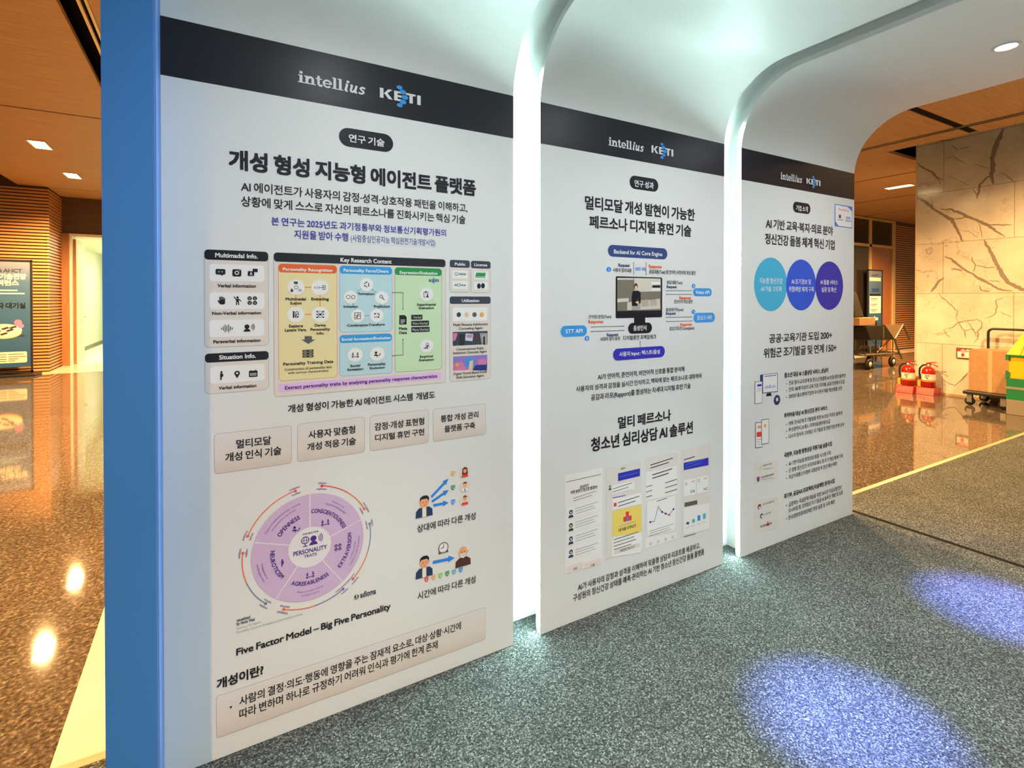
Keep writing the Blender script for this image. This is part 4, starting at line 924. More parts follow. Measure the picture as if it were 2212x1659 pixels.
('P', 'definition_box/box_lettering', None),
('T', '사람의 결정·의도·행동에 영향을 주는 잠재적 요소로, 대상·상황·시간에', 0.2076, 1.013, 0.1504, 0.182, 'ink', 0.012, 'k', 4),
('P', 'definition_box/box_lettering', None),
('T', '따라 변하며 하나로 규정하기 어려워 인식과 평가에 한계 존재', 0.2074, 0.9106, 0.1068, 0.139, 'ink', 0.012, 'k', 4),
]
ART1 = [
('P', 'wordmark', 'white slab serif wordmark'),
('W', 0.392, 0.6202, 2.2424, 2.2828),
('P', 'institute_logo', 'white KETI logo with blue dots'),
('K', 0.6743, 0.8304, 2.2475, 2.2843, 'logowhite', 5),
('P', 'section_badge', 'black pill badge'),
('R', 0.5283, 0.7239, 2.0507, 2.1164, 0.0328, 'black', 2, None),
('P', 'section_badge/badge_lettering', 'white lettering'),
('T', '연구 성과', 0.5591, 0.6911, 2.0633, 2.0965, 'pure', 0.02, 'k', 4),
('P', 'title_lettering', None),
('T', '멀티모달 개성 발현이 가능한', 0.2498, 0.9972, 1.9245, 1.9862, 'ink', 0.028, 'k', 4),
('T', '페르소나 디지털 휴먼 기술', 0.2758, 0.9693, 1.8381, 1.8967, 'ink', 0.028, 'k', 4),
('P', 'system_diagram', 'flow diagram of pills and arrows around a monitor'),
('R', 0.3895, 0.7899, 1.7083, 1.7649, 0.0283, 'navy2', 2, None),
('T', 'Backend for AI Core Engine', 0.426, 0.7531, 1.7239, 1.7436, 'pure', 0.02, 'l', 4),
('T', 'Request', 0.4557, 0.5294, 1.6615, 1.6763, 'navy2', 0.03, 'l', 4),
('T', '사용자 질의내용', 0.4207, 0.541, 1.6343, 1.654, 'ink', 0.008, 'k', 4),
('E', 0.3951, 1.6455, 0.0145, 0.0119, 'azure', 3),
('T', '2', 0.3915, 0.3996, 1.6391, 1.651, 'pure', 0.02, 'l', 4),
('L', [(0.5555, 1.622), (0.5554, 1.687)], 0.002, 'slate', 3, 1),
('L', [(0.6389, 1.69), (0.6392, 1.6225)], 0.002, 'slate', 3, 1),
('T', '(REST API)', 0.5651, 0.636, 1.6454, 1.6613, 'azure', 0.01, 'l', 4),
('T', 'Response', 0.6591, 0.7481, 1.6613, 1.6775, 'red2', 0.03, 'l', 4),
('T', '응답내용(Text) 및 언어적, 비언어적 개성 발현', 0.6611, 1.0024, 1.6319, 1.654, 'ink', 0.008, 'k', 4),
('R', 0.5197, 0.6803, 1.3305, 1.3831, 0.0263, 'black', 5, None),
('T', '음성인식', 0.5533, 0.642, 1.3443, 1.3703, 'pure', 0.02, 'k', 7),
('T', '디지털휴먼 프레임워크', 0.4875, 0.7111, 1.2991, 1.322, 'ink', 0.012, 'k', 4),
('L', [(0.6005, 1.2596), (0.6004, 1.2924)], 0.002, 'slate', 3, 1),
('R', 0.4225, 0.7739, 1.2016, 1.2599, 0.0292, 'indigo2', 2, None),
('T', '사용자 Input : 텍스트/음성', 0.4614, 0.7372, 1.2204, 1.2432, 'pure', 0.02, 'k', 4),
('T', '인식된 문장(Text)', 0.2723, 0.4102, 1.4095, 1.4273, 'ink', 0.008, 'k', 4),
('T', 'Response', 0.2706, 0.3604, 1.3877, 1.4027, 'red2', 0.03, 'l', 4),
('L', [(0.2854, 1.3702), (0.494, 1.3697)], 0.002, 'slate', 3, 1),
('L', [(0.4941, 1.3482), (0.2854, 1.3489)], 0.002, 'slate', 3, 1),
('R', 0.1109, 0.262, 1.3285, 1.3796, 0.0255, 'sky', 2, None),
('T', 'STT API', 0.1385, 0.2354, 1.3448, 1.3634, 'pure', 0.02, 'l', 4),
('E', 0.2621, 1.3175, 0.0138, 0.0116, 'azure', 3),
('T', '1', 0.2595, 0.2655, 1.3115, 1.3231, 'pure', 0.02, 'l', 4),
('T', 'Request', 0.3831, 0.4565, 1.3228, 1.3375, 'navy2', 0.03, 'l', 4),
('T', '사용자 질의 음성', 0.3427, 0.4659, 1.3013, 1.3201, 'ink', 0.008, 'k', 4),
('T', '응답내용(Text)', 0.7862, 0.9017, 1.5806, 1.6003, 'ink', 0.008, 'k', 4),
('T', 'Request', 0.7863, 0.8602, 1.5602, 1.5746, 'navy2', 0.03, 'l', 4),
('L', [(0.778, 1.5458), (0.9745, 1.5475)], 0.002, 'slate', 3, 1),
('L', [(0.9768, 1.528), (0.7801, 1.527)], 0.002, 'slate', 3, 1),
('E', 0.9892, 1.5735, 0.0137, 0.0118, 'azure', 3),
('T', '3', 0.9857, 0.9937, 1.5672, 1.5789, 'pure', 0.02, 'l', 4),
('R', 0.9859, 1.1352, 1.5188, 1.5617, 0.0214, 'sky', 2, None),
('T', 'Voice API', 1.0052, 1.1172, 1.5305, 1.5493, 'pure', 0.02, 'l', 4),
('T', 'Response', 0.88, 0.969, 1.5021, 1.5175, 'red2', 0.03, 'l', 4),
('T', '준언어적 개성 발현', 0.8399, 0.9804, 1.4792, 1.499, 'ink', 0.008, 'k', 4),
('T', '음성데이터(wav)', 0.7804, 0.9111, 1.4371, 1.4568, 'ink', 0.008, 'k', 4),
('T', 'Request', 0.7805, 0.8532, 1.4213, 1.4349, 'navy2', 0.03, 'l', 4),
('L', [(0.7785, 1.407), (0.9774, 1.4067)], 0.002, 'slate', 3, 1),
('L', [(0.9775, 1.3847), (0.7807, 1.3858)], 0.002, 'slate', 3, 1),
('E', 0.9898, 1.4339, 0.0137, 0.0118, 'azure', 3),
('T', '4', 0.9852, 0.9943, 1.4277, 1.4394, 'pure', 0.02, 'l', 4),
('R', 0.9899, 1.1624, 1.3748, 1.4273, 0.0263, 'sky', 2, None),
('T', '립싱크 서버', 1.0185, 1.1347, 1.3886, 1.4139, 'pure', 0.012, 'k', 4),
('T', 'Response', 0.8883, 0.9764, 1.3604, 1.375, 'red2', 0.03, 'l', 4),
('T', '립싱크모션 Curve(json)', 0.8073, 0.9947, 1.3374, 1.3579, 'ink', 0.008, 'k', 4),
('P', 'system_diagram/monitor_picture', 'printed monitor showing a woman in a dark shirt'),
('R', 0.4392, 0.7536, 1.4086, 1.6136, 0.008, 'black', 2, None),
('R', 0.4485, 0.7432, 1.4438, 1.6067, 0.002, 'room', 3, None),
('G', [(0.559, 1.41), (0.6348, 1.4102), (0.6349, 1.3756), (0.5591, 1.376)], 'black', 2),
('G', [(0.5585, 1.6076), (0.7411, 1.6077), (0.7414, 1.5418), (0.5587, 1.5382)], 'lroom', 4),
('G', [(0.4485, 1.6053), (0.5556, 1.6075), (0.5556, 1.5981), (0.4485, 1.5961)], 'lroom', 4),
('G', [(0.4487, 1.5041), (0.5222, 1.5077), (0.5222, 1.4897), (0.4487, 1.4863)], 'lroom', 4),
('G', [(0.5127, 1.4862), (0.7363, 1.5043), (0.7396, 1.4518), (0.5128, 1.4467)], 'sofa', 4),
('G', [(0.6048, 1.4969), (0.6546, 1.5005), (0.6597, 1.4673), (0.6098, 1.4625)], 'sofa2', 5),
('G', [(0.6647, 1.4991), (0.7105, 1.502), (0.7157, 1.4707), (0.6698, 1.4673)], 'sofa2', 5),
('G', [(0.5461, 1.5366), (0.5577, 1.5439), (0.5869, 1.5442), (0.6017, 1.5356), (0.6019, 1.4823), (0.5901, 1.4787), (0.5802, 1.5078), (0.5803, 1.4678), (0.5434, 1.468), (0.5414, 1.5077)], 'black', 6),
('E', 0.5693, 1.5643, 0.0127, 0.0174, 'brown', 6),
('E', 0.5703, 1.5585, 0.0088, 0.0109, 'peach', 7),
('G', [(0.5434, 1.4789), (0.6019, 1.4801), (0.598, 1.4473), (0.5415, 1.4479)], 'grey', 5),
('E', 0.5783, 1.486, 0.0117, 0.0051, 'peach', 7),
('G', [(0.6745, 1.5893), (0.7391, 1.5904), (0.7391, 1.5784), (0.6745, 1.5775)], 'offwhite', 5),
('G', [(0.6827, 1.5724), (0.7392, 1.5732), (0.7392, 1.5612), (0.6827, 1.5606)], 'black', 5),
('G', [(0.6746, 1.5568), (0.7392, 1.5575), (0.7393, 1.547), (0.6746, 1.5464)], 'offwhite', 5),
('P', 'description_lettering', None),
('T', 'AI가 언어적, 준언어적, 비언어적 신호를 통합 분석해', 0.3273, 0.9195, 1.1164, 1.1438, 'ink', 0.012, 'k', 4),
('T', '사용자의 성격과 감정을 실시간 인식하고, 맥락에 맞는 페르소나로 대화하며', 0.1984, 1.0533, 1.0704, 1.097, 'ink', 0.012, 'k', 4),
('T', '공감과 라포(Rapport)를 형성하는 차세대 디지털 휴먼 기술', 0.2864, 0.9676, 1.0218, 1.0504, 'ink', 0.012, 'k', 4),
('P', 'title_lettering', None),
('T', '멀티 페르소나', 0.4551, 0.8195, 0.8671, 0.9233, 'ink', 0.03, 'k', 4),
('T', '청소년 심리상담 AI 솔루션', 0.2868, 0.9864, 0.7787, 0.8424, 'ink', 0.03, 'k', 4),
('P', 'app_screen', 'printed phone screen listing four characters'),
('R', 0.136, 0.3588, 0.2358, 0.6934, 0.004, 'paper', 1, 'lgrey2'),
('L', [(0.1429, 0.6603), (0.3495, 0.6622)], 0.002, 'slate', 3, 0),
('T', '상냥이가', 0.221, 0.2736, 0.6146, 0.6309, 'ink', 0.02, 'k', 4),
('T', '어떤 분위기 였으면 좋겠어?', 0.1678, 0.3265, 0.5985, 0.6146, 'ink', 0.02, 'k', 4),
('L', [(0.1834, 0.578), (0.3173, 0.5869)], 0.003, 'grey', 4, 0),
('L', [(0.1835, 0.5654), (0.2927, 0.5724)], 0.003, 'grey', 4, 0),
('R', 0.143, 0.3498, 0.4877, 0.5441, 0.006, 'offwhite', 2, 'peach2'),
('I', 'avatar', 0.1696, 0.5107, 0.0406, 'slate', 4),
('L', [(0.1948, 0.5266), (0.3294, 0.5341)], 0.0025, 'grey', 4, 0),
('L', [(0.1948, 0.5147), (0.3046, 0.5205)], 0.0025, 'grey', 4, 0),
('L', [(0.1949, 0.5027), (0.3156, 0.5088)], 0.0025, 'grey', 4, 0),
('R', 0.1431, 0.3499, 0.425, 0.4814, 0.006, 'offwhite', 2, 'peach2'),
('I', 'avatar', 0.1697, 0.4491, 0.0406, 'slate', 4),
('L', [(0.1949, 0.4626), (0.3295, 0.4682)], 0.0025, 'grey', 4, 0),
('L', [(0.1949, 0.4506), (0.3047, 0.455)], 0.0025, 'grey', 4, 0),
('L', [(0.1949, 0.4386), (0.3157, 0.4431)], 0.0025, 'grey', 4, 0),
('R', 0.1432, 0.35, 0.3623, 0.4187, 0.006, 'offwhite', 2, 'mint'),
('I', 'avatar', 0.1698, 0.3875, 0.0406, 'slate', 4),
('L', [(0.195, 0.3985), (0.3296, 0.4024)], 0.0025, 'grey', 4, 0),
('L', [(0.195, 0.3865), (0.3048, 0.3894)], 0.0025, 'grey', 4, 0),
('L', [(0.195, 0.3745), (0.3159, 0.3774)], 0.0025, 'grey', 4, 0),
('R', 0.1432, 0.3502, 0.2996, 0.356, 0.006, 'offwhite', 2, 'paper'),
('I', 'avatar', 0.1699, 0.3258, 0.0407, 'slate', 4),
('L', [(0.1951, 0.3344), (0.3297, 0.3365)], 0.0025, 'grey', 4, 0),
('L', [(0.1951, 0.3224), (0.305, 0.3238)], 0.0025, 'grey', 4, 0),
('L', [(0.1951, 0.3104), (0.316, 0.3117)], 0.0025, 'grey', 4, 0),
('R', 0.145, 0.2393, 0.2391, 0.2684, 0.003, 'pinkish', 2, None),
('T', '이전', 0.1839, 0.2048, 0.2415, 0.2527, 'ink', 0.01, 'k', 4),
('R', 0.25, 0.3503, 0.2291, 0.2591, 0.003, 'pinkish', 2, None),
('T', '다음', 0.2887, 0.3106, 0.2319, 0.2434, 'ink', 0.01, 'k', 4),
('P', 'app_screen', 'printed phone screen with a yellow poster card'),
('R', 0.3822, 0.6086, 0.2434, 0.6844, 0.004, 'beige3', 1, 'lgrey2'),
('G', [(0.4558, 0.6479), (0.6003, 0.6487), (0.6004, 0.6106), (0.4559, 0.6094)], 'indigo2', 3),
('L', [(0.4636, 0.6295), (0.5881, 0.6295)], 0.002, 'sky', 4, 0),
('T', '상냥이', 0.4732, 0.5007, 0.6621, 0.6725, 'ink', 0.01, 'k', 4),
('I', 'avatar', 0.4041, 0.5884, 0.025, 'slate', 4),
('G', [(0.4174, 0.5978), (0.5628, 0.5921), (0.5629, 0.5504), (0.4175, 0.5536)], 'offwhite', 3),
('L', [(0.4232, 0.5776), (0.5457, 0.5853)], 0.003, 'dgrey', 4, 0),
('L', [(0.4232, 0.5628), (0.5233, 0.5688)], 0.003, 'dgrey', 4, 0),
('L', [(0.4204, 0.5339), (0.503, 0.5315)], 0.003, 'indigo', 4, 0),
('G', [(0.4204, 0.5288), (0.611, 0.5248), (0.6111, 0.4667), (0.4206, 0.4735)], 'offwhite', 3),
('G', [(0.4291, 0.5072), (0.4455, 0.5069), (0.4455, 0.4891), (0.4292, 0.4895)], 'red', 4),
('L', [(0.4561, 0.5033), (0.5956, 0.51)], 0.0035, 'ink', 4, 0),
('L', [(0.4562, 0.4855), (0.57, 0.4906)], 0.0035, 'ink', 4, 0),
('G', [(0.4206, 0.4698), (0.6122, 0.4635), (0.6126, 0.3272), (0.4209, 0.3438)], 'gold', 3),
('G', [(0.4905, 0.4256), (0.5122, 0.4248), (0.5123, 0.4008), (0.4906, 0.4025)], 'red', 4),
('G', [(0.5062, 0.4485), (0.5261, 0.4467), (0.5262, 0.4219), (0.5063, 0.4238)], 'red', 4),
('G', [(0.5212, 0.4244), (0.5442, 0.4234), (0.5442, 0.3992), (0.5212, 0.4004)], 'red', 4),
('G', [(0.5102, 0.4237), (0.5242, 0.4223), (0.5242, 0.3997), (0.5103, 0.4012)], 'azure', 5),
('L', [(0.4642, 0.3844), (0.5685, 0.3869)], 0.003, 'teal', 4, 0),
('T', '내 마음 지켜내기', 0.4593, 0.5736, 0.3579, 0.375, 'ink', 0.03, 'k', 4),
('G', [(0.4189, 0.3427), (0.6126, 0.3249), (0.6129, 0.22), (0.4192, 0.2454)], 'offwhite', 2),
('L', [(0.4286, 0.328), (0.592, 0.3302)], 0.003, 'dgrey', 4, 0),
('L', [(0.4286, 0.3117), (0.5619, 0.3131)], 0.003, 'dgrey', 4, 0),
('L', [(0.4286, 0.2954), (0.5753, 0.2965)], 0.003, 'dgrey', 4, 0),
('L', [(0.4287, 0.2792), (0.542, 0.2796)], 0.003, 'dgrey', 4, 0),
('G', [(0.4325, 0.2753), (0.6014, 0.2725), (0.6015, 0.2518), (0.4326, 0.2538)], 'beige', 3),
('T', '마음챙김 영상 보기', 0.4693, 0.5638, 0.2567, 0.2701, 'ink', 0.01, 'k', 4),
('P', 'app_screen', 'printed phone screen with a line chart'),
('R', 0.6394, 0.8675, 0.2324, 0.6976, 0.004, 'paper', 1, 'lgrey2'),
('G', [(0.6415, 0.6973), (0.8674, 0.6932), (0.8677, 0.6203), (0.6417, 0.6243)], 'beige3', 2),
('L', [(0.6731, 0.6538), (0.8338, 0.6658)], 0.004, 'ink', 4, 0),
('L', [(0.6731, 0.6384), (0.8042, 0.6478)], 0.004, 'ink', 4, 0),
('L', [(0.687, 0.6013), (0.8284, 0.6104)], 0.004, 'ink', 4, 0),
('L', [(0.687, 0.5842), (0.8024, 0.5913)], 0.004, 'ink', 4, 0),
('L', [(0.643, 0.5473), (0.685, 0.5496)], 0.003, 'dgrey', 4, 0),
('L', [(0.7788, 0.5439), (0.8657, 0.5485)], 0.003, 'ink', 4, 0),
('L', [(0.6431, 0.5211), (0.6851, 0.5232)], 0.003, 'dgrey', 4, 0),
('L', [(0.7789, 0.5179), (0.8658, 0.522)], 0.003, 'ink', 4, 0),
('L', [(0.6432, 0.495), (0.6852, 0.4969)], 0.003, 'dgrey', 4, 0),
('L', [(0.779, 0.4919), (0.8659, 0.4956)], 0.003, 'ink', 4, 0),
('G', [(0.6432, 0.4781), (0.8627, 0.4698), (0.8634, 0.2709), (0.6438, 0.2879)], 'beige3', 2),
('G', [(0.6506, 0.4712), (0.8548, 0.4633), (0.8555, 0.2823), (0.6511, 0.2955)], 'offwhite', 3),
('L', [(0.7173, 0.4597), (0.7912, 0.4625)], 0.003, 'ink', 4, 0),
('L', [(0.6719, 0.3619), (0.7016, 0.3601), (0.7282, 0.4287), (0.7553, 0.3973), (0.7816, 0.3825), (0.8081, 0.3706), (0.8393, 0.3944)], 0.003, 'navy', 4, 0),
('E', 0.6719, 0.3619, 0.0063, 0.0054, 'navy', 5),
('E', 0.7282, 0.4287, 0.0065, 0.0055, 'orange2', 5),
('E', 0.7553, 0.3973, 0.0065, 0.0055, 'navy', 5),
('E', 0.7816, 0.3825, 0.0066, 0.0055, 'navy', 5),
('E', 0.8082, 0.3706, 0.0067, 0.0056, 'red', 5),
('E', 0.8393, 0.3944, 0.0067, 0.0056, 'navy', 5),
('L', [(0.6668, 0.3151), (0.8407, 0.3169)], 0.002, 'dgrey', 4, 0),
('L', [(0.6668, 0.3035), (0.8086, 0.3046)], 0.002, 'dgrey', 4, 0),
('L', [(0.6669, 0.2918), (0.8229, 0.2928)], 0.002, 'dgrey', 4, 0),
('I', 'ring', 0.6754, 0.2496, 0.014, 'dgrey', 4),
('I', 'ring', 0.7277, 0.249, 0.0141, 'dgrey', 4),
('I', 'ring', 0.7821, 0.2481, 0.0142, 'dgrey', 4),
('I', 'ring', 0.8353, 0.2477, 0.0144, 'dgrey', 4),
('P', 'app_screen', 'printed phone screen with a bar chart'),
('R', 0.8993, 1.1286, 0.2317, 0.6965, 0.004, 'beige3', 1, 'lgrey2'),
('L', [(0.9191, 0.6427), (1.001, 0.6484)], 0.004, 'ink', 4, 0),
('G', [(0.9168, 0.6269), (1.1127, 0.6252), (1.1129, 0.5834), (0.917, 0.5873)], 'indigo2', 3),
('L', [(0.9273, 0.6131), (1.0819, 0.623)], 0.002, 'sky', 4, 0),
('L', [(0.9274, 0.5985), (1.0535, 0.6062)], 0.002, 'sky', 4, 0),
('G', [(0.9195, 0.5335), (1.0111, 0.5298), (1.0115, 0.4393), (0.9199, 0.4444)], 'offwhite', 3),
('G', [(1.0195, 0.53), (1.1132, 0.5273), (1.1136, 0.4368), (1.0199, 0.4402)], 'offwhite', 3),
('I', 'ring', 0.9346, 0.5106, 0.0179, 'dgrey', 4),
('I', 'ring', 1.0351, 0.5108, 0.0182, 'dgrey', 4),
('L', [(0.9744, 0.5133), (1.0028, 0.5146)], 0.003, 'red', 4, 0),
('L', [(1.0739, 0.5132), (1.1033, 0.5145)], 0.003, 'red', 4, 0),
('T', '536', 0.9676, 1.0031, 0.4549, 0.4696, 'ink', 0.01, 'l', 4),
('T', '162', 1.0729, 1.1049, 0.4501, 0.4635, 'ink', 0.01, 'l', 4),
('G', [(0.9235, 0.4114), (1.0236, 0.4065), (1.0237, 0.3834), (0.9236, 0.3887)], 'dgrey', 3),
('G', [(0.9167, 0.3844), (1.1238, 0.3719), (1.1246, 0.2248), (0.9173, 0.2426)], 'paper', 2),
('G', [(0.9379, 0.3029), (0.9589, 0.3017), (0.959, 0.2894), (0.9379, 0.2907)], 'navy', 4),
('L', [(0.9357, 0.2733), (0.959, 0.2734)], 0.002, 'grey', 4, 0),
('G', [(0.9824, 0.3097), (1.0038, 0.3084), (1.0039, 0.2895), (0.9825, 0.2908)], 'teal', 4),
('L', [(0.9802, 0.2733), (1.0039, 0.2734)], 0.002, 'grey', 4, 0),
('G', [(1.0252, 0.3212), (1.0469, 0.32), (1.047, 0.291), (1.0254, 0.2923)], 'azure', 4),
('L', [(1.023, 0.2747), (1.0471, 0.2747)], 0.002, 'grey', 4, 0),
('G', [(1.0687, 0.3221), (1.0908, 0.3209), (1.0909, 0.2916), (1.0689, 0.293)], 'teal', 4),
('L', [(1.0665, 0.2752), (1.091, 0.2752)], 0.002, 'grey', 4, 0),
('L', [(0.9208, 0.2296), (1.0089, 0.2248)], 0.003, 'ink', 4, 0),
('P', 'platform_lettering', None),
('T', 'AI가 사용자의 감정과 성격을 이해하여 맞춤형 상담과 리포트를 제공하고,', 0.2102, 1.0463, 0.1384, 0.1702, 'ink', 0.012, 'k', 4),
('T', '구성원의 정신건강 상태를 예측·관리하는 AI 기반 청소년 정신건강 돌봄 플랫폼', 0.1823, 1.0794, 0.0956, 0.1287, 'ink', 0.012, 'k', 4),
]
